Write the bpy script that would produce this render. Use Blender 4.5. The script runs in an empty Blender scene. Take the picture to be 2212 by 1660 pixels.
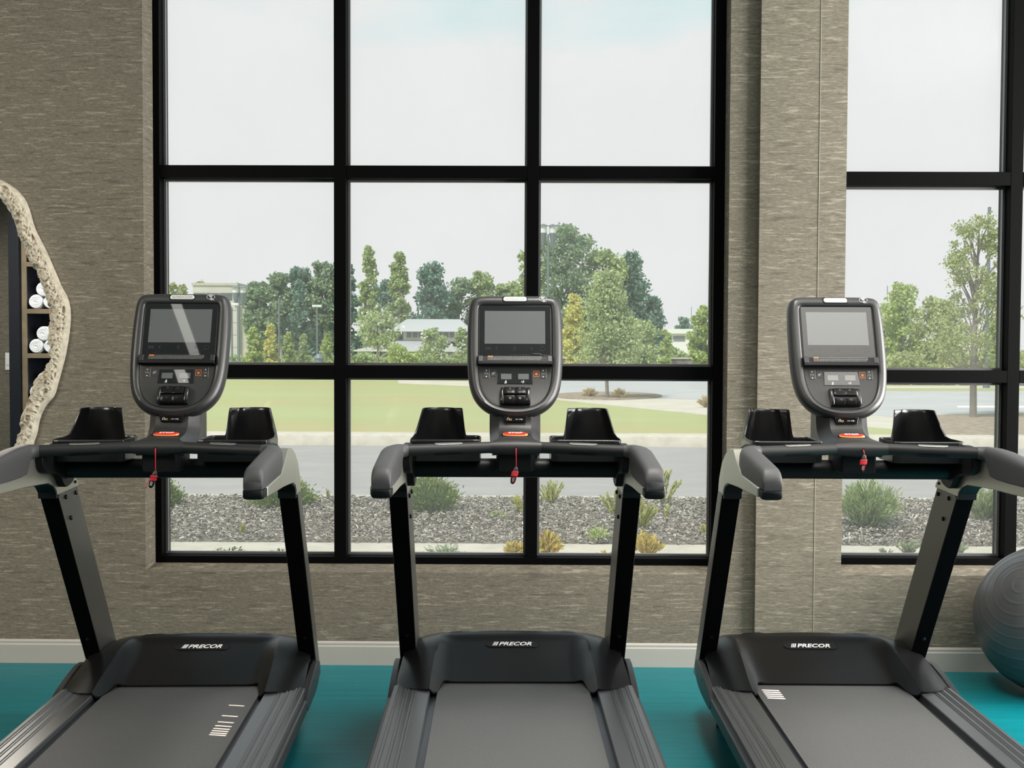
import bpy, bmesh, math, random
import numpy as np
from mathutils import Vector, Matrix, Euler, noise

# ---------------------------------------------------------------- clear
for blk in (bpy.data.objects, bpy.data.meshes, bpy.data.materials, bpy.data.lights, bpy.data.cameras, bpy.data.curves):
    for b in list(blk):
        blk.remove(b)
SC = bpy.context.scene
COL = SC.collection
PI = math.pi

# ---------------------------------------------------------------- camera
F, PITCH, CAMZ, ROLL, YAW = 2501.7, math.radians(1.954), 1.5297, math.radians(0.2384), math.radians(0.5649)
cam_data = bpy.data.cameras.new('camera')
cam_data.sensor_width = 36.0
cam_data.lens = 36.0 * F / 2212.0
cam_data.clip_end = 2000
cam = bpy.data.objects.new('camera', cam_data)
COL.objects.link(cam)
CAMROT = Matrix.Rotation(YAW, 4, 'Z') @ Matrix.Rotation(PI / 2 - PITCH, 4, 'X') @ Matrix.Rotation(ROLL, 4, 'Z')
cam.matrix_world = Matrix.Translation((0, 0, CAMZ)) @ CAMROT
SC.camera = cam

# ---------------------------------------------------------------- world: bright hazy sky with pale blue between clouds
W = bpy.data.worlds.new('sky')
SC.world = W
W.use_nodes = True
nt = W.node_tree
nt.nodes.clear()
wo = nt.nodes.new('ShaderNodeOutputWorld')
bg = nt.nodes.new('ShaderNodeBackground')
tc = nt.nodes.new('ShaderNodeTexCoord')
sep = nt.nodes.new('ShaderNodeSeparateXYZ')
mp = nt.nodes.new('ShaderNodeMapping')
mp.inputs['Scale'].default_value = (1, 1, 2.4)
nz = nt.nodes.new('ShaderNodeTexNoise')
nz.inputs['Scale'].default_value = 2.6
nz.inputs['Detail'].default_value = 7
nz.inputs['Roughness'].default_value = 0.52
elev = nt.nodes.new('ShaderNodeMapRange')
elev.inputs['From Min'].default_value = 0.15
elev.inputs['From Max'].default_value = 0.42
elev.inputs['To Min'].default_value = -0.28
elev.inputs['To Max'].default_value = 0.12
add = nt.nodes.new('ShaderNodeMath')
add.operation = 'ADD'
ramp = nt.nodes.new('ShaderNodeValToRGB')
ramp.color_ramp.elements[0].position = 0.44
ramp.color_ramp.elements[0].color = (0.795, 0.81, 0.81, 1)
ramp.color_ramp.elements[1].position = 0.56
ramp.color_ramp.elements[1].color = (0.62, 0.78, 0.81, 1)
nt.links.new(tc.outputs['Generated'], sep.inputs[0])
nt.links.new(tc.outputs['Generated'], mp.inputs[0])
nt.links.new(mp.outputs[0], nz.inputs['Vector'])
nt.links.new(sep.outputs['Z'], elev.inputs['Value'])
nt.links.new(elev.outputs[0], add.inputs[0])
nt.links.new(nz.outputs['Fac'], add.inputs[1])
nt.links.new(add.outputs[0], ramp.inputs[0])
nt.links.new(ramp.outputs[0], bg.inputs['Color'])
nt.links.new(bg.outputs[0], wo.inputs[0])
bg.inputs['Strength'].default_value = 1.1

# ---------------------------------------------------------------- sun (hazy, high, from the left and a little behind the building)
def light(name, kind, loc, energy, color=(1, 1, 1), aim=None, **k):
    d = bpy.data.lights.new(name, kind)
    d.energy = energy
    d.color = color
    for a, b in k.items():
        setattr(d, a, b)
    o = bpy.data.objects.new(name, d)
    COL.objects.link(o)
    o.location = loc
    if aim is not None:
        o.rotation_euler = (Vector(aim) - Vector(loc)).to_track_quat('-Z', 'Y').to_euler()
    return o
light('sun', 'SUN', (-24, -34, 54), 4.2, (1.0, 0.96, 0.88), aim=(0, 0, 0), angle=math.radians(9))
# daylight from the room's side window on the right, ceiling lamps and two added fill lights
light('side_window_daylight', 'AREA', (4.5, 3.6, 1.95), 520, (1.0, 0.965, 0.91), aim=(0, 3.6, 1.95), shape='RECTANGLE', size=2.7, size_y=2.6)
SP = math.radians(122)      # narrowed spread, put in to keep the lamps from mirroring in the window
light('ceiling_panel_or_fill', 'AREA', (1.95, 1.75, 3.66), 70, (1.0, 0.95, 0.87), aim=(1.95, 1.75, 0), shape='RECTANGLE', size=1.8, size_y=2.2, spread=SP)
light('ceiling_strip_light', 'AREA', (-1.885, 1.65, 3.66), 3.2, (1.0, 0.96, 0.90), aim=(-1.885, 1.65, 0), shape='RECTANGLE', size=0.065, size_y=2.4, spread=SP).rotation_euler.z += math.radians(5)
light('ceiling_downlight', 'AREA', (0.45, 3.5, 3.66), 34, (1.0, 0.95, 0.87), aim=(0.4, 3.55, 0), shape='RECTANGLE', size=0.9, size_y=0.5, spread=math.radians(100))
light('ceiling_panel_or_fill', 'AREA', (-4.0, 1.5, 3.66), 120, (1.0, 0.91, 0.79), aim=(-3.2, 5.2, 1.0), shape='RECTANGLE', size=1.8, size_y=1.8, spread=math.radians(110))  # added fill at ceiling height, brightens the left wall
light('ceiling_panel_or_fill', 'AREA', (-5.2, 0.2, 3.66), 95, (1.0, 0.95, 0.87), aim=(-4.9, -0.3, 0), shape='RECTANGLE', size=1.2, size_y=1.2, spread=SP)  # added light so the towels and back wall read bright in the mirror

SC.view_settings.view_transform = 'Standard'
SC.view_settings.look = 'None'
SC.view_settings.gamma = 1.0
SC.view_settings.use_curve_mapping = False
SC.view_settings.exposure = 0.0

# ---------------------------------------------------------------- measuring helpers (photo frame 2212 x 1660 -> places in the room)
def ray(u, v):
    return (CAMROT @ Vector(((u - 1106) / F, -(v - 830) / F, -1, 0))).to_3d()
def on_y(u, v, y):
    r = ray(u, v)
    return Vector((0, 0, CAMZ)) + r * (y / r.y)
def on_z(u, v, z):
    r = ray(u, v)
    return Vector((0, 0, CAMZ)) + r * ((z - CAMZ) / r.z)

# ---------------------------------------------------------------- materials
MATS = {}
def nodes_of(name):
    m = bpy.data.materials.new(name)
    m.use_nodes = True
    t = m.node_tree
    b = t.nodes['Principled BSDF']
    MATS[name] = m
    return m, t, b
def mat(name, col, rough=0.5, metal=0.0, spec=0.5, coat=0.0, bump=0.0, bscale=400.0, vary=0.0, vscale=20.0):
    m, t, b = nodes_of(name)
    b.inputs['Base Color'].default_value = (*col, 1)
    b.inputs['Roughness'].default_value = rough
    b.inputs['Metallic'].default_value = metal
    b.inputs['Specular IOR Level'].default_value = spec
    b.inputs['Coat Weight'].default_value = coat
    if coat:
        b.inputs['Coat Roughness'].default_value = 0.05
    c = None
    if bump or vary:
        c = t.nodes.new('ShaderNodeTexCoord')
    if bump:
        n = t.nodes.new('ShaderNodeTexNoise')
        n.inputs['Scale'].default_value = bscale
        n.inputs['Detail'].default_value = 2
        bp = t.nodes.new('ShaderNodeBump')
        bp.inputs['Strength'].default_value = bump
        bp.inputs['Distance'].default_value = 0.001
        t.links.new(c.outputs['Object'], n.inputs['Vector'])
        t.links.new(n.outputs['Fac'], bp.inputs['Height'])
        t.links.new(bp.outputs[0], b.inputs['Normal'])
    if vary:
        n = t.nodes.new('ShaderNodeTexNoise')
        n.inputs['Scale'].default_value = vscale
        n.inputs['Detail'].default_value = 5
        r = t.nodes.new('ShaderNodeValToRGB')
        r.color_ramp.elements[0].position = 0.3
        r.color_ramp.elements[1].position = 0.7
        r.color_ramp.elements[0].color = tuple(x * (1 - vary) for x in col) + (1,)
        r.color_ramp.elements[1].color = tuple(min(1, x * (1 + vary)) for x in col) + (1,)
        t.links.new(c.outputs['Object'], n.inputs['Vector'])
        t.links.new(n.outputs['Fac'], r.inputs[0])
        t.links.new(r.outputs[0], b.inputs['Base Color'])
    return m
def leaf_mat(name, c1, c2, c3=None, trans=0.35):
    m = bpy.data.materials.new(name)
    m.use_nodes = True
    t = m.node_tree
    t.nodes.clear()
    out = t.nodes.new('ShaderNodeOutputMaterial')
    g = t.nodes.new('ShaderNodeNewGeometry')
    r = t.nodes.new('ShaderNodeValToRGB')
    r.color_ramp.elements[0].color = (*c1, 1)
    r.color_ramp.elements[1].color = (*c2, 1)
    if c3:
        e = r.color_ramp.elements.new(0.82)
        e.color = (*c2, 1)
        r.color_ramp.elements[2].color = (*c3, 1)
    d = t.nodes.new('ShaderNodeBsdfDiffuse')
    tr = t.nodes.new('ShaderNodeBsdfTranslucent')
    mx = t.nodes.new('ShaderNodeMixShader')
    mx.inputs[0].default_value = trans
    t.links.new(g.outputs['Random Per Island'], r.inputs[0])
    t.links.new(r.outputs[0], d.inputs[0])
    t.links.new(r.outputs[0], tr.inputs[0])
    t.links.new(d.outputs[0], mx.inputs[1])
    t.links.new(tr.outputs[0], mx.inputs[2])
    t.links.new(mx.outputs[0], out.inputs[0])
    MATS[name] = m
    return m
def streak_mat(name, stops, scale, fine, rough, bump=0.15, spec=0.3, detail=6, mixfine=0.45, pos=(0.28, 0.5, 0.64, 0.75)):
    """horizontal fibre / brushed streaks laid along world x"""
    m, t, b = nodes_of(name)
    g = t.nodes.new('ShaderNodeNewGeometry')
    def nz_(sc, det, rg=0.6):
        p = t.nodes.new('ShaderNodeMapping')
        p.inputs['Scale'].default_value = sc
        n = t.nodes.new('ShaderNodeTexNoise')
        n.inputs['Scale'].default_value = 1.0
        n.inputs['Detail'].default_value = det
        n.inputs['Roughness'].default_value = rg
        t.links.new(g.outputs['Position'], p.inputs[0])
        t.links.new(p.outputs[0], n.inputs['Vector'])
        return n
    a, f = nz_(scale, detail), nz_(fine, 4, 0.7)
    mx = t.nodes.new('ShaderNodeMix')
    mx.data_type = 'FLOAT'
    mx.inputs[0].default_value = mixfine
    t.links.new(a.outputs['Fac'], mx.inputs[2])
    t.links.new(f.outputs['Fac'], mx.inputs[3])
    r = t.nodes.new('ShaderNodeValToRGB')
    while len(r.color_ramp.elements) < len(stops):
        r.color_ramp.elements.new(0.5)
    for e, c, p in zip(r.color_ramp.elements, stops, pos):
        e.position = p
        e.color = (*c, 1)
    t.links.new(mx.outputs[0], r.inputs[0])
    t.links.new(r.outputs[0], b.inputs['Base Color'])
    bp = t.nodes.new('ShaderNodeBump')
    bp.inputs['Strength'].default_value = bump
    bp.inputs['Distance'].default_value = 0.002
    t.links.new(mx.outputs[0], bp.inputs['Height'])
    t.links.new(bp.outputs[0], b.inputs['Normal'])
    b.inputs['Roughness'].default_value = rough
    b.inputs['Specular IOR Level'].default_value = spec
    return m

def wallpaper_mat(name):
    m, t, b = nodes_of(name)
    g = t.nodes.new('ShaderNodeNewGeometry')
    def N(sc, det, rg):
        p = t.nodes.new('ShaderNodeMapping')
        p.inputs['Scale'].default_value = sc
        n = t.nodes.new('ShaderNodeTexNoise')
        n.inputs['Scale'].default_value = 1
        n.inputs['Detail'].default_value = det
        n.inputs['Roughness'].default_value = rg
        t.links.new(g.outputs['Position'], p.inputs[0])
        t.links.new(p.outputs[0], n.inputs['Vector'])
        return n.outputs['Fac']
    def MR(x, a, c, lo=0.0, hi=1.0):
        r = t.nodes.new('ShaderNodeMapRange')
        r.inputs[1].default_value, r.inputs[2].default_value, r.inputs[3].default_value, r.inputs[4].default_value = a, c, lo, hi
        t.links.new(x, r.inputs[0])
        return r.outputs[0]
    def MIX(f, a, c):
        x = t.nodes.new('ShaderNodeMix')
        x.data_type = 'RGBA'
        t.links.new(f, x.inputs[0])
        for k, q in ((6, a), (7, c)):
            if isinstance(q, tuple): x.inputs[k].default_value = (*q, 1)
            else: t.links.new(q, x.inputs[k])
        return x.outputs[2]
    base = MIX(MR(N((38, 38, 290), 5, .65), .34, .66), (.130, .115, .090), (.255, .228, .182))
    dark = MIX(MR(N((8, 8, 75), 5, .6), .54, .68), base, (.120, .106, .083))
    fleck = MIX(MR(N((10, 10, 105), 6, .62), .56, .64, 0, .70), dark, (.40, .36, .285))
    grain = MIX(MR(N((300, 300, 420), 2, .5), .40, .62, 0, .55), fleck, (.10, .088, .070))
    t.links.new(grain, b.inputs['Base Color'])
    bp = t.nodes.new('ShaderNodeBump')
    bp.inputs['Strength'].default_value = .2
    bp.inputs['Distance'].default_value = .002
    t.links.new(N((40, 40, 300), 4, .6), bp.inputs['Height'])
    t.links.new(bp.outputs[0], b.inputs['Normal'])
    b.inputs['Roughness'].default_value = .8
    b.inputs['Specular IOR Level'].default_value = .15
    return m
wallpaper = wallpaper_mat('taupe_fibre_wallpaper')
floor_m = streak_mat('teal_brushed_vinyl', [(0.0, 0.100, 0.128), (0.0, 0.148, 0.176), (0.002, 0.19, 0.218)],
                     (1.6, 26, 26), (6, 240, 240), 0.42, 0.06, 0.35, pos=(0.3, 0.5, 0.7))
ceiling_m = mat('matt_white_ceiling', (0.78, 0.78, 0.76), 0.9)
base_m = mat('grey_white_skirting_paint', (0.385, 0.37, 0.34), 0.5)
sideroom_m = wallpaper
frame_m = mat('black_aluminium', (0.002, 0.002, 0.0022), 0.55, 0.0, 0.04)
bead_m = mat('sky_glint_bead', (0.16, 0.16, 0.165), 0.25, 0.5, 0.5)  # grey base colour stands for light caught on the dark glazing stops

def glass_mat():
    m = bpy.data.materials.new('haze_veil_glass')
    m.use_nodes = True
    t = m.node_tree
    t.nodes.clear()
    out = t.nodes.new('ShaderNodeOutputMaterial')
    tr = t.nodes.new('ShaderNodeBsdfTransparent')
    tr.inputs[0].default_value = (1.0, 1.0, 1.0, 1)
    gl = t.nodes.new('ShaderNodeBsdfGlossy')
    gl.inputs['Roughness'].default_value = 0.0
    veil = t.nodes.new('ShaderNodeBsdfTranslucent')  # translucent veil put in to pale the view like outdoor haze
    veil.inputs[0].default_value = (0.95, 0.97, 0.95, 1)
    fr = t.nodes.new('ShaderNodeFresnel')
    fr.inputs['IOR'].default_value = 1.25
    m1 = t.nodes.new('ShaderNodeMixShader')
    m2 = t.nodes.new('ShaderNodeMixShader')
    g = t.nodes.new('ShaderNodeNewGeometry')
    n = t.nodes.new('ShaderNodeTexNoise')
    n.inputs['Scale'].default_value = 2.0
    n.inputs['Detail'].default_value = 8
    mr = t.nodes.new('ShaderNodeMapRange')
    mr.inputs['From Min'].default_value = 0.3
    mr.inputs['From Max'].default_value = 0.8
    mr.inputs['To Min'].default_value = 0.055
    mr.inputs['To Max'].default_value = 0.115
    t.links.new(g.outputs['Position'], n.inputs['Vector'])
    t.links.new(n.outputs['Fac'], mr.inputs[0])
    t.links.new(mr.outputs[0], m1.inputs[0])
    t.links.new(tr.outputs[0], m1.inputs[1])
    t.links.new(veil.outputs[0], m1.inputs[2])
    t.links.new(fr.outputs[0], m2.inputs[0])
    t.links.new(m1.outputs[0], m2.inputs[1])
    t.links.new(gl.outputs[0], m2.inputs[2])
    t.links.new(m2.outputs[0], out.inputs[0])
    return m
glass_m = glass_mat()

console_m = mat('charcoal_console_plastic', (0.022, 0.022, 0.024), 0.40, 0.0, 0.6)
plate_m = mat('charcoal_face_plate', (0.017, 0.017, 0.018), 0.48, 0.0, 0.45)
hood_m = mat('black_satin_hood', (0.007, 0.007, 0.0075), 0.29, 0.0, 0.16)
MATS['black_satin_hood'].node_tree.nodes['Principled BSDF'].inputs['Coat Roughness'].default_value = 0.2
black_m = mat('black_matt_plastic', (0.006, 0.006, 0.007), 0.5, 0.0, 0.22)
tube_m = mat('black_powder_coat', (0.007, 0.007, 0.008), 0.42, 0.0, 0.22)
rubber_m = mat('grey_rubber_grip', (0.045, 0.045, 0.048), 0.55, 0.0, 0.4)
foam_m = mat('black_grip_foam', (0.010, 0.010, 0.011), 0.55, 0.0, 0.4, bump=0.2, bscale=700)
cup_m = mat('black_gloss_cup_plastic', (0.009, 0.009, 0.010), 0.27, 0.0, 0.5)
silver_m = mat('champagne_silver_paint', (0.46, 0.46, 0.41), 0.36, 0.9, 0.5)
upright_m = mat('gunmetal_upright', (0.13, 0.13, 0.126), 0.40, 0.85, 0.5)
front_shade_m = mat('black_shaded_front', (0.003, 0.003, 0.0035), 0.75, 0.0, 0.02)  # black colour stands for shade on the upright's front face
steel_m = mat('brushed_steel', (0.55, 0.54, 0.52), 0.25, 1.0)
bolt_m = mat('black_bolt', (0.008, 0.008, 0.009), 0.25, 0.4, 0.6)
rail_m = mat('dark_grey_side_rail', (0.055, 0.057, 0.06), 0.33, 0.3, 0.5)
skirt_m = mat('black_side_skirt', (0.022, 0.022, 0.024), 0.4, 0.2, 0.5)
deck_m = mat('dark_deck_steel', (0.05, 0.055, 0.065), 0.4, 0.4)
glassblk_m = mat('black_screen_glass', (0.006, 0.006, 0.007), 0.02, 0.0, 0.6)
lcd_m = mat('grey_display', (0.105, 0.11, 0.112), 0.02, 0.0, 0.6)
white_m = mat('white_print', (0.8, 0.8, 0.8), 0.5)
grey_m = mat('grey_print', (0.25, 0.25, 0.25), 0.5)
faint_m = mat('faint_icon_print', (0.03, 0.03, 0.032), 0.3)
orange_m = mat('orange_print', (0.85, 0.22, 0.05), 0.5)
badge_m = mat('satin_silver_badge', (0.72, 0.71, 0.69), 0.32, 0.6)
emboss_m = mat('embossed_grey', (0.45, 0.445, 0.43), 0.4, 0.4)
red_m = mat('red_stop_button', (0.75, 0.02, 0.012), 0.35, 0.0, 0.5)
yellow_m = mat('amber_button_edge', (0.75, 0.45, 0.12), 0.4)
cord_m = mat('red_cord', (0.62, 0.012, 0.03), 0.6, bump=0.4, bscale=900)
mark_m = mat('pinkish_white_belt_print', (0.80, 0.70, 0.66), 0.6)

def belt_mat():
    m, t, b = nodes_of('speckled_belt')
    c = t.nodes.new('ShaderNodeTexCoord')
    n = t.nodes.new('ShaderNodeTexNoise')
    n.inputs['Scale'].default_value = 520
    n.inputs['Detail'].default_value = 2
    r = t.nodes.new('ShaderNodeValToRGB')
    r.color_ramp.elements[0].position = 0.35
    r.color_ramp.elements[0].color = (0.033, 0.033, 0.034, 1)
    r.color_ramp.elements[1].position = 0.68
    r.color_ramp.elements[1].color = (0.088, 0.088, 0.090, 1)
    bp = t.nodes.new('ShaderNodeBump')
    bp.inputs['Strength'].default_value = 0.25
    bp.inputs['Distance'].default_value = 0.001
    t.links.new(c.outputs['Object'], n.inputs['Vector'])
    t.links.new(n.outputs['Fac'], r.inputs[0])
    t.links.new(n.outputs['Fac'], bp.inputs['Height'])
    t.links.new(r.outputs[0], b.inputs['Base Color'])
    t.links.new(bp.outputs[0], b.inputs['Normal'])
    b.inputs['Roughness'].default_value = 0.6
    return m
belt_m = belt_mat()

# ---------------------------------------------------------------- mesh builder
class MB:
    def __init__(s):
        s.v, s.f = [], []
    def add(s, vs, fs):
        o = len(s.v)
        s.v += [tuple(v) for v in vs]
        s.f += [tuple(i + o for i in f) for f in fs]
        return s
    def box(s, x0, x1, y0, y1, z0, z1):
        return s.add([(x0, y0, z0), (x1, y0, z0), (x1, y1, z0), (x0, y1, z0), (x0, y0, z1), (x1, y0, z1), (x1, y1, z1), (x0, y1, z1)],
                     [(0, 3, 2, 1), (4, 5, 6, 7), (0, 1, 5, 4), (1, 2, 6, 5), (2, 3, 7, 6), (3, 0, 4, 7)])
    def prism(s, poly, axis, a0, a1, poly2=None):
        n = len(poly)
        def P(p, a):
            return {'x': (a, p[0], p[1]), 'y': (p[0], a, p[1]), 'z': (p[0], p[1], a)}[axis]
        q = poly2 or poly
        vs = [P(p, a0) for p in poly] + [P(p, a1) for p in q]
        fs = [tuple(range(n))[::-1], tuple(range(n, 2 * n))] + [(i, (i + 1) % n, n + (i + 1) % n, n + i) for i in range(n)]
        return s.add(vs, fs)
    def loft(s, rings, cap0=True, cap1=True, closed=True):
        n = len(rings[0])
        vs = [p for r in rings for p in r]
        fs = []
        for k in range(len(rings) - 1):
            for i in range(n if closed else n - 1):
                j = (i + 1) % n
                fs.append((k * n + i, k * n + j, (k + 1) * n + j, (k + 1) * n + i))
        if cap0:
            fs.append(tuple(range(n))[::-1])
        if cap1:
            fs.append(tuple(range((len(rings) - 1) * n, len(rings) * n)))
        return s.add(vs, fs)
    def grid(s, rows):
        return s.loft(rows, False, False, False)
    def tube(s, path, r, n=10, cap=True):
        path = [Vector(p) for p in path]
        rs = r if isinstance(r, (list, tuple)) else [r] * len(path)
        rings = []
        up = None
        for i, p in enumerate(path):
            d = (path[min(i + 1, len(path) - 1)] - path[max(i - 1, 0)])
            d = d.normalized() if d.length > 1e-9 else Vector((0, 0, 1))
            if up is None:
                up = Vector((0, 0, 1)) if abs(d.z) < 0.9 else Vector((1, 0, 0))
            a = d.cross(up).normalized()
            b = a.cross(d).normalized()
            up = b
            rings.append([p + a * (rs[i] * math.cos(2 * PI * k / n)) + b * (rs[i] * math.sin(2 * PI * k / n)) for k in range(n)])
        return s.loft(rings, cap, cap)
    def ball(s, c, r, nu=16, nv=10):
        c = Vector(c)
        r = r if isinstance(r, (tuple, list)) else (r, r, r)
        rings = []
        for j in range(nv + 1):
            t = PI * (0.02 + 0.96 * j / nv)
            rings.append([c + Vector((r[0] * math.sin(t) * math.cos(2 * PI * i / nu), r[1] * math.sin(t) * math.sin(2 * PI * i / nu), r[2] * math.cos(t))) for i in range(nu)])
        return s.loft(rings)
    def xf(s, M):
        s.v = [tuple(M @ Vector(v)) for v in s.v]
        return s
    def build(s, name, m, parent=None, bevel=0.0, seg=2, sharp=35, fast=False):
        me = bpy.data.meshes.new(name)
        me.from_pydata(s.v, [], s.f)
        if not fast:
            b = bmesh.new()
            b.from_mesh(me)
            bmesh.ops.recalc_face_normals(b, faces=b.faces)
            b.to_mesh(me)
            b.free()
        me.materials.append(m)
        if not fast:
            me.shade_smooth()
            me.set_sharp_from_angle(angle=math.radians(sharp))
        o = bpy.data.objects.new(name, me)
        COL.objects.link(o)
        if parent:
            o.parent = parent
        if bevel:
            md = o.modifiers.new('bevel', 'BEVEL')
            md.width = bevel
            md.segments = seg
            md.limit_method = 'ANGLE'
            md.angle_limit = math.radians(30)
            md.harden_normals = True
        return o

def tag(o, label=None, cat=None, group=None, kind=None):
    if label: o['label'] = label
    if cat: o['category'] = cat
    if group: o['group'] = group
    if kind: o['kind'] = kind
    return o
def empty(name, loc=(0, 0, 0), rz=0.0, label=None, cat=None, group=None, kind=None):
    o = bpy.data.objects.new(name, None)
    COL.objects.link(o)
    o.location = loc
    o.rotation_euler = (0, 0, rz)
    o.empty_display_size = 0.1
    return tag(o, label, cat, group, kind)
def children(o):
    return [c for c in bpy.data.objects if c.parent == o]
def copy_tree(o, parent=None):
    c = o.copy()
    COL.objects.link(c)
    if parent: c.parent = parent
    for ch in children(o):
        copy_tree(ch, c)
    return c
def lerp(a, b, t): return a + (b - a) * t
def interp(x, xs, ys):
    return float(np.interp(x, xs, ys))
def chaikin(pts, n=2, closed=True):
    pts = [Vector(p) for p in pts]
    for _ in range(n):
        q = []
        m = len(pts)
        for i in range(m if closed else m - 1):
            a, b = pts[i], pts[(i + 1) % m]
            q += [a * 0.75 + b * 0.25, a * 0.25 + b * 0.75]
        if not closed: q = [pts[0]] + q + [pts[-1]]
        pts = q
    return pts
def resample(pts, n, closed=True):
    p = np.array([tuple(q) for q in pts], float)
    if closed: p = np.vstack([p, p[:1]])
    d = np.r_[0, np.cumsum(np.linalg.norm(np.diff(p, axis=0), axis=1))]
    t = np.linspace(0, d[-1], n + (1 if closed else 0))[:n]
    return np.stack([np.interp(t, d, p[:, k]) for k in range(p.shape[1])], 1)
def polar(poly, c, n):
    """resample a star-shaped outline by angle round c"""
    p = np.array([tuple(q) for q in poly], float) - np.array(c)
    out = []
    m = len(p)
    for k in range(n):
        a = 2 * PI * k / n
        d = np.array([math.cos(a), math.sin(a)])
        best = 0
        for i in range(m):
            q, e = p[i], p[(i + 1) % m] - p[i]
            den = d[0] * e[1] - d[1] * e[0]
            if abs(den) < 1e-12: continue
            t = (q[0] * e[1] - q[1] * e[0]) / den
            s_ = (q[0] * d[1] - q[1] * d[0]) / den
            if -1e-9 <= s_ <= 1 + 1e-9 and t > best: best = t
        out.append((c[0] + d[0] * best, c[1] + d[1] * best))
    return out
def text_mesh(body, size, m, name, parent, M, shear=0.0, bold=0.0, sx=1.0, depth=0.0006):
    cu = bpy.data.curves.new('t', 'FONT')
    cu.body = body
    cu.size = size
    cu.shear = shear
    cu.offset = bold
    cu.align_x = 'CENTER'
    cu.align_y = 'CENTER'
    cu.extrude = depth / 2
    cu.resolution_u = 3
    t = bpy.data.objects.new('t', cu)
    COL.objects.link(t)
    dg = bpy.context.evaluated_depsgraph_get()
    me = bpy.data.meshes.new_from_object(t.evaluated_get(dg))
    bpy.data.objects.remove(t)
    bpy.data.curves.remove(cu)
    me.transform(M @ Matrix.Diagonal((sx, 1, 1, 1)))
    me.materials.clear()
    me.materials.append(m)
    me.name = name
    o = bpy.data.objects.new(name, me)
    COL.objects.link(o)
    o.parent = parent
    return o

# ================================================================= ROOM SHELL
WY = 5.472            # room face of the window wall
FY = 5.592            # room face of the black window frames
GY = 5.680            # glass
XL, XR, YB, ZC = -6.5, 4.6, -1.7, 3.72
PIER = 0.045
w1 = dict(x0=-1.797, x1=0.962, z0=0.442, z1=3.36)
w2 = dict(x0=1.497, x1=3.30, z0=0.452, z1=3.36)

MB().box(XL - .2, XR + .2, YB - .2, WY + .25, -0.2, 0).build('floor', floor_m)['kind'] = 'structure'
MB().box(XL - .2, XR + .2, YB - .2, WY + .25, ZC, ZC + .2).build('ceiling', ceiling_m)['kind'] = 'structure'
MB().box(XL - .2, XL, YB - .2, WY + .25, 0, ZC).build('wall_left', sideroom_m)['kind'] = 'structure'
MB().box(XL, XR, YB - .2, YB, 0, ZC).build('wall_back', sideroom_m)['kind'] = 'structure'
b = MB()
b.box(XR, XR + .2, YB - .2, 2.2, 0, ZC).box(XR, XR + .2, 5.0, WY + .25, 0, ZC).box(XR, XR + .2, 2.2, 5.0, 0, 0.6).box(XR, XR + .2, 2.2, 5.0, 3.3, ZC)
b.build('wall_right', sideroom_m)['kind'] = 'structure'
b = MB()
T = WY + .25
def panel(x0, x1, y0, z0, z1): b.box(x0, x1, y0, T, z0, z1)
panel(XL, w1['x0'], WY, 0, ZC)
panel(w1['x0'], w1['x1'], WY, 0, w1['z0'])
panel(w1['x0'], w1['x1'], WY, w1['z1'], ZC)
panel(w1['x1'], 1.095, WY, 0, ZC)
panel(1.095, w2['x0'], WY - PIER, 0, ZC)
panel(w2['x0'], w2['x1'], WY - PIER, 0, w2['z0'])
panel(w2['x0'], w2['x1'], WY - PIER, w2['z1'], ZC)
panel(w2['x1'], XR, WY - PIER, 0, ZC)
b.build('wall_front', wallpaper)['kind'] = 'structure'
# sloped wallpapered returns round the window openings
b = MB()
def returns(w, y0, left):
    e = 0.020
    b.prism([(y0 + .002, w['z0'] - .002), (FY + .01, w['z0'] + e), (FY + .01, w['z0'] - .02), (y0 + .002, w['z0'] - .02)], 'x', w['x0'], w['x1'])
    if left:
        b.prism([(w['x0'] - .002, y0 + .002), (w['x0'] + .010, FY + .01), (w['x0'] - .02, FY + .01), (w['x0'] - .02, y0 + .002)], 'z', w['z0'], w['z1'])
returns(w1, WY, True)
returns(w2, WY - PIER, False)
b.build('trim_1', wallpaper)['kind'] = 'structure'
# hairline wallpaper joint on the pier, thin corner bead
MB().box(1.369, 1.3715, WY - PIER - .0025, WY - PIER + .001, 0.13, ZC).build('trim_2', mat('pale_joint', (0.33, 0.30, 0.245), 0.7))['kind'] = 'structure'
# skirting board with a small stepped top
prof = [(0, 0), (-.016, 0), (-.016, .088), (-.012, .094), (-.012, .104), (-.006, .112), (0, .112)]
b = MB()
b.prism([(WY + p[0], p[1]) for p in prof], 'x', XL, 1.095)
b.build('baseboard_front', base_m, sharp=20)['kind'] = 'structure'
b = MB()
b.prism([(WY - PIER + p[0], p[1]) for p in prof], 'x', 1.079, XR)
b.build('baseboard_right', base_m, sharp=20)['kind'] = 'structure'

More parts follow.
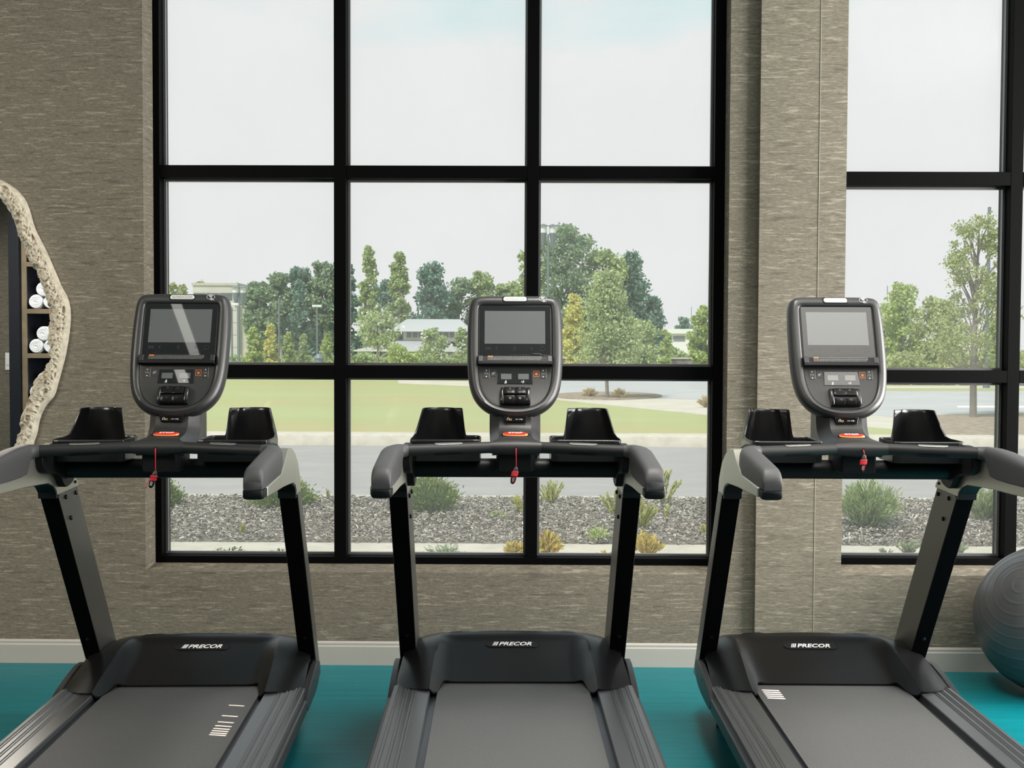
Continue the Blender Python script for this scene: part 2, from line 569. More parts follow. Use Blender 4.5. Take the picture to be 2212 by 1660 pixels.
# ---------------------------------------------------------------- windows: black frames, beads, panes
def window(name, w, fx0, fx1, cols, rows, label):
    W_ = empty(name, (0, 0, 0), 0, kind='structure')
    D = 5.735
    z0, z1 = rows[0][0], rows[-1][1]
    def bar(n, x0, x1, za, zb):
        MB().box(x0, x1, FY, D, za, zb).build(n, frame_m, W_, bevel=0.002, seg=1)
    bar('jamb', fx0, cols[0][0], w['z0'] + .003, z1 + .06)
    bar('jamb', cols[-1][1], fx1, w['z0'] + .003, z1 + .06)
    bar('bottom_rail', cols[0][0], cols[-1][1], w['z0'] + .003, z0)
    bar('top_rail', cols[0][0], cols[-1][1], z1, z1 + .06)
    for a, c in zip(cols[:-1], cols[1:]):
        bar('mullion', a[1], c[0], z0, z1)
    for a, c in zip(rows[:-1], rows[1:]):
        for k in cols:
            bar('transom', k[0], k[1], a[1], c[0])
    for k in cols:
        for r in rows:
            p = MB().box(k[0], k[1], GY, GY + .006, r[0], r[1]).build('pane', glass_m, W_)
            g = MB()
            t_, q = .011, .022
            for ya, yb in ((GY - q, GY - .001),):
                g.box(k[0], k[0] + t_, ya, yb, r[0], r[1]).box(k[1] - t_, k[1], ya, yb, r[0], r[1])
                g.box(k[0] + t_, k[1] - t_, ya, yb, r[0], r[0] + t_).box(k[0] + t_, k[1] - t_, ya, yb, r[1] - t_, r[1])
            g.build('glazing_bead', bead_m, p)
    return W_
rows1 = [(0.494, 1.365), (1.426, 2.328), (2.387, 3.29)]
window('window_1', w1, -1.797, 0.962, [(-1.757, -0.916), (-0.858, 0.013), (0.070, 0.912)], rows1, '')
rows2 = [(0.504, 1.354), (1.414, 2.300), (2.364, 3.29)]
window('window_2', w2, 1.497, 3.30, [(1.535, 2.327), (2.386, 3.262)], rows2, '')

# ================================================================= TREADMILL (model space: x right, y towards window, z up)
def yf(z):           # front face of the leaning upright
    return 0.18 - 0.665 * (z - 0.355)

def build_treadmill():
    R = empty('treadmill')
    # ---- belt, deck
    pts = [(-1.50, .258), (-1.535, .252), (-1.552, .235), (-1.535, .216), (-1.50, .21), (.12, .21), (.12, .258)]
    MB().prism(pts, 'x', -.279, .279).build('belt', belt_m, R, bevel=0.0)
    MB().box(-.306, .306, -1.5, .12, .212, .243).build('deck', deck_m, R)
    MB().box(-.37, .37, -1.5, .30, .06, .209).build('chassis', black_m, R, bevel=.006)
    MB().box(-.36, .36, .10, .405, .05, .215).build('motor_pan', black_m, R, bevel=.01)
    for y in (.30, -1.42):
        for s in (-1, 1):
            MB().tube([(s * .33, y - .0, 0.0), (s * .33, y, .03), (s * .33, y, .07)], [.03, .03, .018], 14).build('levelling_foot', black_m, R)
    # ---- side rails: ribbed tread strips over a stepped skirt
    for s in (-1, 1):
        top = [(.3047, .236), (.3047, .268), (.307, .271)]
        for gx in (.360, .388, .416):
            top += [(gx - .0075, .2715), (gx - .005, .2745), (gx - .0018, .2715), (gx + .0018, .2715), (gx + .005, .2745), (gx + .0075, .2715)]
        top += [(.438, .270), (.4415, .267), (.4425, .25), (.4425, .236)]
        MB().prism([(s * x, z) for x, z in top], 'y', -1.53, -.062).build('side_rail', rail_m, R, sharp=25)
        sk = [(.4425, .25), (.452, .250), (.457, .246), (.458, .205), (.452, .196), (.40, .19), (.40, .24), (.4425, .24)]
        MB().prism([(s * x, z) for x, z in sk], 'y', -1.53, -.145).build('side_skirt', skirt_m, R, sharp=25)
        MB().prism([(s * x, z) for x, z in [(.30, .06), (.46, .19), (.46, .252), (.443, .272), (.30, .275)]], 'y', -1.60, -1.531).build('rear_end_cap', black_m, R, bevel=.006)
        # foot casting at the base of the upright
        fo = [(-.142, .198), (-.142, .253), (.10, .305), (.212, .302), (.238, .268), (.205, .226), (.12, .204), (.0, .198)]
        fo = [tuple(q) for q in chaikin([Vector(p) for p in fo], 1)]
        MB().prism(fo, 'x', s * .435, s * .459).build('foot_casting', skirt_m, R, bevel=.004)
        MB().tube([(s * .4575, .05, .262), (s * .4605, .05, .262)], .004, 10).build('screw_hole', bolt_m, R)
    # ---- motor hood
    xs = [0, .05, .1, .15, .19, .215, .235, .247, .255, .262, .268, .274, .281, .289, .297, .306, .318, .335, .36, .385, .41, .428, .437]
    fyx = [(0, 0), (.25, 0), (.257, -.004), (.2625, -.014), (.268, -.045), (.274, -.08), (.281, -.11), (.289, -.128), (.297, -.137), (.318, -.140), (.36, -.127), (.40, -.097), (.437, -.054)]
    def fyf(x): return interp(abs(x), [p[0] for p in fyx], [p[1] for p in fyx])
    def bdist(x, y):     # distance inside the scooped panel's rounded outline
        hx, hy, r = .305, .352, .07
        dx, dy = abs(x) - (hx - r), y - (hy - r)
        if dx > 0 and dy > 0: return r - math.hypot(dx, dy)
        return min(hx - abs(x), hy - y)
    def hz(x, y):
        zs = .266 + .315 * y - 1.2 * max(0, y - .30) ** 2
        zw = .281 + .252 * (y + .138) - 1.15 * max(0, y - .17) ** 2
        ax = abs(x)
        zw -= .036 * (max(0, ax - .29) / .15) ** 2 + .010 * (ax / .4) ** 2 * min(1, max(0, y / .3))
        zs -= .010 * (ax / .4) ** 2 * min(1, max(0, y / .3))
        d = bdist(x, y)
        if d <= 0: return zw
        k = max(0, 1 - d / .085)
        return zs + max(0, zw - zs) * k * k
    cols = sorted([-x for x in xs[1:]] + xs)
    NS = 44
    rows = []
    for k in range(NS + 1):
        t = k / NS
        row = []
        for x in cols:
            f0, b0 = fyf(x), .412 - .035 * (x / .44) ** 2
            y = lerp(f0, b0, t)
            xx = x * (1 - .035 * min(1, max(0, (y + .05) / .3)))
            row.append((xx, y, hz(x, y)))
        rows.append(row)
    n = len(cols)
    # lip under the front edge, back apron
    lip = [(p[0], p[1] + .001, p[2] - .007) for p in rows[0]]
    lip2 = [(p[0] * .99, p[1] + .012, p[2] - .009) for p in rows[0]]
    bk1 = [(p[0], p[1] + .022, p[2] - .012) for p in rows[-1]]
    bk2 = [(p[0] * .985, p[1] + .034, p[2] - .05) for p in rows[-1]]
    bk3 = [(p[0] * .97, p[1] + .03, .21) for p in rows[-1]]
    allr = [lip2, lip] + rows + [bk1, bk2, bk3]
    m = MB().grid(allr)
    for e in (0, n - 1):       # side aprons
        s = -1 if e == 0 else 1
        r2 = [[r[e] for r in allr], [(s * .43, r[e][1], min(r[e][2], .21)) for i, r in enumerate(allr)]]
        m.grid(r2)
    hood = m.build('motor_hood', hood_m, R, sharp=42)
    # brand plate on the hood
    def on_hood(x, y, up=0.0):
        e = .004
        z = hz(x, y)
        nx = Vector((-(hz(x + e, y) - hz(x - e, y)) / (2 * e), -(hz(x, y + e) - hz(x, y - e)) / (2 * e), 1)).normalized()
        return Vector((x, y, z)) + nx * up, nx
    c, nx = on_hood(0, .245)
    ya = Vector((0, nx.z, -nx.y)).normalized()
    M = Matrix(((1, ya.x, nx.x, c.x), (0, ya.y, nx.y, c.y), (0, ya.z, nx.z, c.z), (0, 0, 0, 1)))
    cap = lambda hw, hh, k=10: [(hw - hh + hh * math.cos(a), hh * math.sin(a)) for a in np.linspace(-PI / 2, PI / 2, k)] + [(-hw + hh + hh * math.cos(a), hh * math.sin(a)) for a in np.linspace(PI / 2, 1.5 * PI, k)]
    HH = .0215
    pl = MB().prism(cap(.104, HH), 'z', -.004, .0022).xf(M).build('name_plate', black_m, hood, bevel=.0012)
    MB().loft([[(*p, .0005) for p in cap(.1065, HH + .0025)], [(*p, .0028) for p in cap(.1055, HH + .0015)], [(*p, .0022) for p in cap(.104, HH)]], False, False).xf(M).build('plate_rim', hood_m, hood)
    logo(hood, M @ Matrix.Translation((0, 0, .0026)), .152, .026, white_m)
    # ---- uprights
    for s in (-1, 1):
        sec = [(.378, .0), (.440, .0), (.443, .004), (.443, .085), (.436, .11), (.402, .196), (.396, .20), (.378, .20)]
        r0 = [(s * x, yf(.20) + y, .20) for x, y in sec]
        r1 = [(s * x, yf(1.012) + y, 1.012) for x, y in sec]
        up = MB().loft([r0, r1]).build('upright', upright_m, R, bevel=.003)
        fc = [(s * x, y) for x, y in [(.3795, -.0018), (.4385, -.0018), (.4415, .002), (.4415, .012), (.3795, .012)]]
        MB().loft([[(x, yf(.30) + y, .30) for x, y in fc], [(x, yf(1.006) + y, 1.006) for x, y in fc]]).build('shaded_front', front_shade_m, up)  # added strip, blackened to put the front face's shade into colour
        for z, y in ((.988, -.177), (.990, -.072), (.907, -.127), (1.03, -.083)):
            r = .0085 if z < 1.02 else .006
            MB().tube([(s * .381, y, z), (s * .374, y, z), (s * .371, y, z)], [r * .8, r, r * .55], 14).build('bolt', bolt_m, up, bevel=0)
        zb = .402
        nrm = Vector((0, -1, -.665)).normalized()
        p = Vector((s * .410, yf(zb), zb))
        MB().tube([p - nrm * .001, p + nrm * .004, p + nrm * .006], [.0085, .0085, .005], 14).build('bolt', bolt_m, up)
        # ---- handle casting (silver), side profile in y-z
        prof_in = [(-.845, 1.074), (-.70, 1.069), (-.55, 1.066), (-.43, 1.060), (-.345, 1.055), (-.295, 1.040), (-.268, 1.020), (-.262, 1.004), (-.038, 1.010),
                   (-.05, 1.030), (-.09, 1.06), (-.16, 1.115), (-.25, 1.155), (-.34, 1.178), (-.43, 1.184), (-.50, 1.150), (-.60, 1.115), (-.845, 1.105)]
        prof_out = [(-.845, 1.076), (-.70, 1.071), (-.55, 1.068), (-.43, 1.062), (-.345, 1.057), (-.295, 1.042), (-.268, 1.020), (-.262, 1.004), (-.168, 1.004),
                    (-.175, 1.030), (-.19, 1.065), (-.235, 1.118), (-.30, 1.154), (-.37, 1.178), (-.44, 1.184), (-.50, 1.150), (-.60, 1.115), (-.845, 1.105)]
        m = MB()
        layers = [(.3765, [(y * 1, z) for y, z in prof_in]), (.384, prof_in), (.420, [((a[0] * .6 + b_[0] * .4), (a[1] * .6 + b_[1] * .4)) for a, b_ in zip(prof_in, prof_out)]), (.4425, prof_out)]
        m.loft([[(s * x, y, z) for y, z in pr] for x, pr in layers])
        cs = m.build('handle_casting', silver_m, R, bevel=.010, seg=4)
        # black sleeve where the casting slips over the upright
        slv = [(-.37, 1.0555), (-.345, 1.0515), (-.300, 1.037), (-.2745, 1.016), (-.2705, .994), (-.24, .994), (-.22, 1.04), (-.30, 1.062)]
        MB().prism(slv, 'x', s * .3775, s * .4395).build('sleeve', black_m, cs, bevel=.002)
        # ---- rubber grip: bar end sweeps round into the handle
        secs = []
        def S(x, y, z, hx, hy, hw, hh, e): secs.append(((x, y, z), (hx, hy), hw, hh, e))
        S(.360, -.470, 1.1775, 1, -.28, .0205, .0205, 2)
        S(.375, -.474, 1.176, 1, -.35, .0225, .0225, 2)
        S(.389, -.484, 1.172, .8, -.7, .0265, .0275, 2.3)
        S(.399, -.503, 1.162, .45, -1, .0305, .0365, 2.8)
        S(.405, -.535, 1.152, .15, -1, .0325, .0455, 3.2)
        S(.4075, -.59, 1.1475, .0, -1, .0335, .0465, 3.6)
        S(.4070, -.68, 1.1425, .0, -1, .0325, .0430, 3.6)
        S(.4065, -.78, 1.1375, .0, -1, .0315, .0375, 3.6)
        S(.4060, -.840, 1.1345, .0, -1, .0308, .0335, 3.6)
        S(.4058, -.862, 1.1320, .0, -1, .0305, .0310, 3.4)
        S(.4057, -.876, 1.1270, .0, -1, .0300, .0260, 3.2)
        S(.4057, -.885, 1.1205, .0, -1, .0285, .0195, 3.0)
        S(.4057, -.8895, 1.1140, .0, -1, .0265, .0130, 3.0)
        rings = []
        for (x, y, z), (hx, hy), hw, hh, e in secs:
            l = math.hypot(hx, hy)
            ax, ay = hy / l, -hx / l
            ring = []
            for k in range(28):
                a = 2 * PI * k / 28
                ca, sa = math.cos(a), math.sin(a)
                e2 = e if sa >= 0 or e < 3 else 14
                u = hw * math.copysign(abs(ca) ** (2 / e2), ca)
                v_ = hh * math.copysign(abs(sa) ** (2 / e2), sa)
                ring.append((s * (x + ax * u), y + ay * u, z + v_))
            rings.append(ring)
        MB().loft(rings).build('hand_grip', rubber_m, R, sharp=60)
        # black end cap under the grip nose
        caps = []
        for y, hw, zt, zb_ in ((-.838, .0313, 1.1005, 1.072), (-.862, .0313, 1.1005, 1.0695), (-.880, .0305, 1.1005, 1.0715), (-.889, .0285, 1.1000, 1.077), (-.8925, .0245, 1.0985, 1.084)):
            ring = []
            for k in range(24):
                a = 2 * PI * k / 24
                ca, sa = math.cos(a), math.sin(a)
                q1, q2 = (.14, .14) if sa > 0 else (.5, .55)
                ring.append((s * (.4057 + hw * math.copysign(abs(ca) ** q1, ca)), y, (zt + zb_) / 2 + (zt - zb_) / 2 * math.copysign(abs(sa) ** q2, sa)))
            caps.append(ring)
        MB().loft(caps).build('grip_end_cap', black_m, R, sharp=60)
        # inner boot between bar end and lower tube
        bt = chaikin([Vector(p) for p in [(-.475, 1.168), (-.40, 1.196), (-.30, 1.190), (-.17, 1.150), (-.13, 1.09), (-.16, 1.045), (-.225, 1.028), (-.265, 1.036), (-.305, 1.088), (-.45, 1.098)]], 2)
        MB().prism([tuple(p) for p in bt], 'x', s * .352, s * .3795).build('inner_boot', black_m, R, bevel=.004)
        MB().tube([(s * .350, -.236, 1.096), (s * .3775, -.236, 1.096)], [.038, .046], 28).build('tube_collar', black_m, R)
        # ---- horizontal foam grip with its steel pulse sensor
        gA, gB = Vector((s * .0875, -.392, 1.181)), Vector((s * .3605, -.470, 1.1775))
        fg = MB().tube([gA, gA.lerp(gB, .33), gA.lerp(gB, .66), gB], .0195, 24).build('foam_grip', foam_m, R)
        d = (gB - gA).normalized()
        a_ = d.cross(Vector((0, 0, 1))).normalized()
        if a_.y > 0: a_ = -a_
        b_ = Vector((0, 0, 1))
        for nm, ang0, ang1, mm_ in (('pulse_sensor', 18, 70, steel_m), ('lower_pulse_sensor', -112, -60, black_m)):
            rws = []
            for t in np.linspace(0, 1, 8):
                p = Vector((s * .182, -.4190, 1.1798)).lerp(Vector((s * .272, -.4448, 1.1787)), t)
                inset = 6 * (1 if t in (0, 1) else 0)
                rws.append([p + (a_ * math.cos(math.radians(q)) + b_ * math.sin(math.radians(q))) * .0212 for q in np.linspace(ang0 + inset + 30, ang1 - inset + 30, 8)])
            mb = MB().grid(rws)
            mb.build(nm, mm_, fg)
    # ---- lower cross tube
    MB().tube([(-.352, -.236, 1.0955), (.352, -.236, 1.0955)], .0335, 32).build('cross_tube', tube_m, R)
    # ---- centre hub of the bar
    rings = []
    for t in np.linspace(-1, 1, 25):
        x = t * .087
        k = (1 - t * t) ** 1.3
        cy_, cz_ = -.392 + .012 * k, 1.181 - .001 * k
        ry, rz = .0198 + .012 * k, .0200 + .0068 * k
        rings.append([(x, cy_ + ry * math.cos(a), cz_ + rz * math.sin(a)) for a in np.linspace(0, 2 * PI, 28, endpoint=False)])
    hub = MB().loft(rings).build('centre_hub', plate_m, R)
    MB().tube([(0, -.4105, 1.181), (0, -.4125, 1.181)], .0042, 12).build('cord_hole', bolt_m, hub)
    # ---- neck: dark front sheet between grey flanks
    prof = [(-.383, 1.201, .080), (-.372, 1.204, .071), (-.352, 1.2065, .063), (-.325, 1.2085, .0595), (-.28, 1.2125, .0578), (-.245, 1.2195, .0572), (-.222, 1.230, .0568), (-.208, 1.246, .0566), (-.202, 1.268, .0565), (-.198, 1.295, .0565)]
    rws, fl, bkl = [], [], []
    for y, z, h in prof:
        rws.append([(h * t, y - .002 * (1 - t * t), z + .002 * (1 - t * t)) for t in np.linspace(-1, 1, 13)])
    nk = MB().grid(rws)
    nk.grid([[(x, y + .02, z - .05) for x, y, z in rws[0]], rws[0]])
    neck = nk.build('neck', plate_m, R, sharp=50)
    for s in (-1, 1):
        A = [(s * (h - .0008), y + .0005, z - .0006) for y, z, h in prof[2:]]
        Bp = [(-.30, 1.170, .078), (-.27, 1.176, .084), (-.235, 1.185, .088), (-.200, 1.197, .0895), (-.175, 1.210, .0905), (-.155, 1.232, .091), (-.145, 1.262, .091), (-.142, 1.295, .091)]
        Bv = [(s * h, y, z) for y, z, h in Bp]
        Cv = [(s * .088, -.06, z) for y, z, h in Bp]
        lo = [(s * .066, p[1] + .0, p[2] - .04) for p in A]
        MB().grid([A, Bv, Cv]).build('neck_flank', console_m, neck, sharp=30)
        # seam across neck and flank
    MB().grid([[(x, y, z) for x, y, z in [(-.088, -.06, 1.17), (.088, -.06, 1.17)]], [(-.088, -.06, 1.295), (.088, -.06, 1.295)]]).build('neck_back', console_m, neck)
    sm = [(h * t, -.2195 - .002 * (1 - t * t), 1.2325 + .0019 * (1 - t * t)) for h in (.0568,) for t in np.linspace(-1, 1, 13)]
    MB().tube(sm, .0006, 6).build('seam', black_m, neck)
    # box under the hub sitting on the cross tube
    bx = [cap(.066, .02, 8)]
    m = MB()
    pl_ = [(-.066, -.34), (-.055, -.372), (0, -.378), (.055, -.372), (.066, -.34), (.066, -.22), (-.066, -.22)]
    m.loft([[(x * .985, y, 1.098 - .004 * (1 - (x / .066) ** 2)) for x, y in pl_], [(x, y, 1.11) for x, y in pl_], [(x, y, 1.175) for x, y in pl_]])
    m.build('hub_box', black_m, R, bevel=.004)
    # ---- stop button
    M = Matrix.Translation((0, -.281, 1.2128)) @ Matrix.Rotation(math.radians(7.5), 4, 'X')
    lens = lambda hw, hh: [(hw * math.copysign(abs(math.cos(a)) ** .8, math.cos(a)), hh * math.copysign(abs(math.sin(a)) ** .55, math.sin(a))) for a in np.linspace(0, 2 * PI, 40, endpoint=False)]
    MB().prism(lens(.0495, .0235), 'z', .001, .0035).xf(M).build('button_bed', black_m, neck, bevel=.001)
    sb = MB().loft([[(*p, .003) for p in lens(.0432, .0215)], [(*p, .006) for p in lens(.0425, .0208)]]).xf(M).build('stop_button_edge', yellow_m, neck)
    MB().loft([[(*p, .005) for p in lens(.0410, .0190)], [(*p, .0085) for p in lens(.0400, .0180)], [(*p, .0092) for p in lens(.036, .013)]]).xf(M).build('stop_button', red_m, neck)
    text_mesh('STOP', .0225, white_m, 'stop_lettering', neck, M @ Matrix.Translation((0, .004, .0094)), bold=.0005, sx=.92)
    # ---- cup holder trays
    for s in (-1, 1):
        plan = [(.124, -.362), (.20, -.364), (.30, -.366), (.352, -.366), (.362, -.35), (.364, -.30), (.362, -.22), (.358, -.165)]
        plan += [(.272 + .085 * math.cos(a), -.140 + .054 * math.sin(a)) for a in np.linspace(.10, PI - .10, 16)]
        plan += [(.184, -.150), (.174, -.158), (.145, -.160), (.128, -.168), (.120, -.20), (.120, -.34)]
        pr = resample(chaikin([Vector(p) for p in plan], 1), 420)
        def topz(x, y):
            # the tall curved back of the cup, low rim elsewhere
            ang = math.degrees(math.atan2((y + .140) / .054, (x - .272) / .085))
            if x < .225 and y > -.175: f = max(0, min(1, (x - .174) / .010))
            elif y > -.145: f = 1
            elif x > .272: f = interp(y, [-.35, -.24, -.20, -.175, -.150], [0, .05, .16, .45, 1])
            else: f = 0
            return 1.203 + .096 * (f * f * (3 - 2 * f))
        def shell(off, top_off):
            rg = []
            for t in (0, .18, .36, .52, .66, .8, .92, 1):
                r_ = []
                for x, y in pr:
                    zt = topz(x, y) + top_off
                    z = lerp(1.131, zt, t)
                    cx_, cy_ = (.272, -.18) if x > .19 else (.20, -.28)
                    dx, dy = x - cx_, y - cy_
                    l = math.hypot(dx, dy) or 1
                    k = 1 - .30 * max(0, (z - 1.2)) / .1 * (1 if x > .17 else 0)
                    xx = cx_ + dx * k - off * dx / l
                    yy = y - off * dy / l
                    r_.append((s * xx, yy, z))
                rg.append(r_)
            return rg
        outer, inner = shell(0, 0), shell(.005, 0)
        inner = [[(x, y, max(z, 1.140)) for x, y, z in r_] for r_ in inner]
        rim = [[((a[0] + b_[0]) / 2, (a[1] + b_[1]) / 2, (a[2] + b_[2]) / 2 + .0016) for a, b_ in zip(outer[-1], inner[-1])]]
        MB().loft(outer + rim + inner[::-1], True, True).build('cup_holder', cup_m, R, sharp=65)
    build_console(R)
    return R

def logo(parent, M, w, h, m):
    """slanted bars and slanted wide capitals, centred, total width w"""
    bars = MB()
    x = -w / 2
    sh = .32
    for k, bw in enumerate((.018, .026, .034)):
        a = x
        bars.prism([(a - sh * h / 2, -h / 2), (a + bw * w - sh * h / 2, -h / 2), (a + bw * w + sh * h / 2, h / 2), (a + sh * h / 2, h / 2)], 'z', -.0004, .0004)
        x += (bw + .018) * w
    bars.xf(M).build('logo_stripe', m, parent)
    lw = w / 2 - x
    t = text_mesh('PRECOR', 1.0, m, 'logo_lettering', parent, Matrix.Identity(4), shear=.32, bold=.022, depth=.0008)
    co = np.array([v.co[:] for v in t.data.vertices])
    mn, mx_ = co.min(0), co.max(0)
    A = Matrix.Translation(((x + w / 2) / 2 + .004 * w, 0, 0)) @ Matrix.Diagonal((lw * .985 / (mx_[0] - mn[0]), h / (mx_[1] - mn[1]), 1, 1)) @ Matrix.Translation((-(mn[0] + mx_[0]) / 2, -(mn[1] + mx_[1]) / 2, 0))
    t.data.transform(M @ A)

# ---------------------------------------------------------------- console
TILT = math.radians(19.5)
def build_console(R):
    C0 = Vector((0, -.080, 1.590))
    ct, st = math.cos(TILT), math.sin(TILT)
    # local (u right, v up the face, n towards the runner)
    M0 = Matrix(((1, 0, 0, C0.x), (0, st, -ct, C0.y), (0, ct, st, C0.z), (0, 0, 0, 1)))
    U = lambda X: (X - 750) * 2.993e-4
    V = lambda Y: .158 - 3.263e-4 * Y
    half = [(.0, .1335), (.100, .1333), (.132, .1312), (.150, .1265), (.1605, .117), (.166, .104), (.1712, .08), (.1745, .0), (.1742, -.09), (.1725, -.145), (.168, -.195), (.160, -.235), (.147, -.268), (.126, -.298), (.098, -.321), (.066, -.336), (.032, -.3435), (0, -.345)]
    outl = chaikin([Vector(p) for p in half + [(-x, y) for x, y in half[-2:0:-1]]], 1)
    ih = [(0, V(205)), (.120, V(205)), (.131, V(210)), (.1345, V(228)), (.1352, V(500)), (.1345, V(930)), (.1315, V(1080)), (.124, V(1190)), (.113, V(1275)), (.097, V(1345)), (.075, V(1395)), (.048, V(1425)), (.024, V(1436)), (0, V(1438))]
    inl = chaikin([Vector(p) for p in ih + [(-x, y) for x, y in ih[-2:0:-1]]], 1)
    N = 144
    cen = (0, -.08)
    o = polar(outl, cen, N)
    i_ = polar(inl, cen, N)
    def ins(ring, d):
        r = np.array(ring)
        t = np.roll(r, -1, 0) - np.roll(r, 1, 0)
        nrm = np.stack([-t[:, 1], t[:, 0]], 1)
        nrm /= np.linalg.norm(nrm, axis=1)[:, None]
        return (r + nrm * d).tolist()
    mixr = lambda a, b_, t: [(lerp(p[0], q[0], t), lerp(p[1], q[1], t)) for p, q in zip(a, b_)]
    R3 = lambda ring, n_: [tuple(M0 @ Vector((p[0], p[1], n_))) for p in ring]
    rings = [R3(ins(o, .05), -.085), R3(ins(o, .018), -.078), R3(ins(o, .005), -.062), R3(ins(o, .0), -.040), R3(ins(o, .0004), -.026), R3(ins(o, .0035), -.014), R3(ins(o, .0085), -.0055),
             R3(ins(o, .015), -.0005), R3(mixr(o, i_, .55), .003), R3(mixr(o, i_, .75), .0022), R3(mixr(o, i_, .88), .0008), R3(mixr(o, i_, .96), -.0012), R3(i_, -.0040), R3(ins(i_, .0015), -.0075)]
    con = MB().loft(rings, True, False).build('console', console_m, R, sharp=50)
    sc_ = lambda ring, f: [(cen[0] + (p[0] - cen[0]) * f, cen[1] + (p[1] - cen[1]) * f) for p in ring]
    base_ = ins(i_, .006)
    MB().loft([R3(ins(i_, .0012), -.0075), R3(ins(i_, .002), -.0052)] + [R3(sc_(base_, f), -.0048) for f in np.linspace(1, .03, 24)], False, True).build('face_plate', plate_m, con, sharp=50)
    def slab(name, poly, n0, n1, m, bev=0.0, parent=con):
        return MB().prism([(U(x), V(y)) for x, y in poly], 'z', n0, n1).xf(M0).build(name, m, parent, bevel=bev)
    rect = lambda x0, x1, y0, y1: [(x0, y0), (x1, y0), (x1, y1), (x0, y1)]
    slab('screen_glass', rect(318, 1183, 212, 830), -.006, -.0032, glassblk_m, .0015)
    slab('display', rect(380, 1117, 278, 668), -.0034, -.0029, lcd_m)
    # faint touch icons
    ic = MB()
    for x in (392, 404, 420, 434, 446): ic.prism([(U(x), V(708)), (U(x + 5), V(708)), (U(x + 5), V(740)), (U(x), V(740))], 'z', -.0032, -.0029)
    for y in (706, 722, 738): ic.prism([(U(a), V(c)) for a, c in rect(728, 760, y, y + 4)], 'z', -.0032, -.0029)
    ic.prism([(U(512), V(722)), (U(535), V(702)), (U(535), V(708)), (U(520), V(722)), (U(535), V(736)), (U(535), V(742))], 'z', -.0032, -.0029)
    ic.prism([(U(962), V(722)), (U(940), V(702)), (U(940), V(708)), (U(954), V(722)), (U(940), V(736)), (U(940), V(742))], 'z', -.0032, -.0029)
    for k in range(8):
        a = k * PI / 4
        ic.prism([(U(1078 + 26 * math.cos(a) + dx), V(724 + 26 * math.sin(a) + dy)) for dx, dy in ((-4, -4), (4, -4), (4, 4), (-4, 4))], 'z', -.0032, -.0029)
    ic.xf(M0).build('touch_icon', faint_m, con)['kind'] = 'stuff'
    # reading tray: notched backing, arms and lip
    slab('tray_back', [(312, 812), (420, 800), (460, 785), (520, 785), (540, 800), (930, 800), (955, 785), (1040, 785), (1075, 800), (1190, 812), (1195, 900), (305, 900)], -.006, .002, glassblk_m, .001)
    m = MB()
    m.prism([(-.004, V(838)), (.010, V(825)), (.018, V(905)), (.018, V(928)), (-.004, V(930))], 'x', U(303), U(1197))
    m.v = [(x, z, y) for x, y, z in m.v]
    tr = m.xf(M0).build('reading_tray', black_m, con, bevel=.002)
    for x0, x1 in ((303, 364), (1138, 1197)):
        m = MB()
        m.prism([(-.004, V(812)), (.0125, V(822)), (.019, V(900)), (-.004, V(905))], 'x', U(x0), U(x1))
        m.v = [(x, z, y) for x, y, z in m.v]
        m.xf(M0).build('tray_arm', plate_m, con, bevel=.003)
    # warning label printed on the tray front: orange lozenge and four lines of very small print
    sl = (.018 - .010) / (V(905) - V(825))
    MT = M0 @ Matrix(((1, 0, 0, 0), (0, 1, 0, 0), (0, sl, 1, .010 - sl * V(825) + .0006), (0, 0, 0, 1)))
    MB().prism([(U(a), V(c)) for a, c in [(425, 826), (482, 826), (488, 831), (482, 837), (425, 837), (419, 831)]], 'z', 0, .0003).xf(MT).build('warning_lozenge', orange_m, con)
    pr = MB()
    rg = random.Random(4)
    for k, (y, x0, x1) in enumerate(((829, 497, 1070), (845, 419, 1072), (858, 419, 1073), (871, 419, 1050))):
        x = x0
        while x < x1 - 8:
            l = rg.uniform(10, 34)
            e = min(x + l, x1)
            pr.prism([(U(a), V(c)) for a, c in rect(x, e, y, y + 6.5)], 'z', 0, .0003)
            x = e + 4
    pr.xf(MT).build('small_print', mat('dim_print', (0.16, 0.16, 0.16), 0.6) if 'dim_print' not in MATS else MATS['dim_print'], con)['kind'] = 'stuff'
    # buttons row
    def tri(x, y, up, r=9): return [(x - r, y + (r * .6 if up else -r * .6)), (x + r, y + (r * .6 if up else -r * .6)), (x, y - (r * .8 if up else -r * .8))]
    for x, word in ((405, 'VOL'), (1088, 'CH')):
        slab('button_pad', rect(x - 36, x + 36, 958, 1072), -.0052, -.0038, plate_m, .0008)
        m = MB()
        for t in (tri(x, 979, True), tri(x, 1054, False)): m.prism([(U(a), V(c)) for a, c in t], 'z', -.0038, -.0034)
        m.xf(M0).build('arrow_print', white_m, con)['kind'] = 'stuff'
        text_mesh(word, .0082, grey_m, 'button_lettering', con, M0 @ Matrix.Translation((U(x), V(1016), -.0036)), depth=.0003)
        slab('button_edge', rect(x + 34, x + 37, 958, 1072), -.005, -.0034, grey_m)
    slab('button_pad', rect(460, 524, 975, 1055), -.0052, -.0040, plate_m, .0008)
    m = MB()
    m.prism([(U(a), V(c)) for a, c in [(472, 1010), (480, 1010), (492, 1000), (492, 1030), (480, 1020), (472, 1020)]], 'z', -.004, -.0034)
    for k in range(2):
        m.prism([(U(a), V(c)) for a, c in rect(497 + 8 * k, 500 + 8 * k, 1006 - 3 * k, 1022 + 3 * k)], 'z', -.004, -.0034)
    m.prism([(U(a), V(c)) for a, c in [(472, 1030), (476, 1034), (510, 998), (506, 994)]], 'z', -.004, -.0034)
    m.xf(M0).build('mute_icon', grey_m, con)['kind'] = 'stuff'
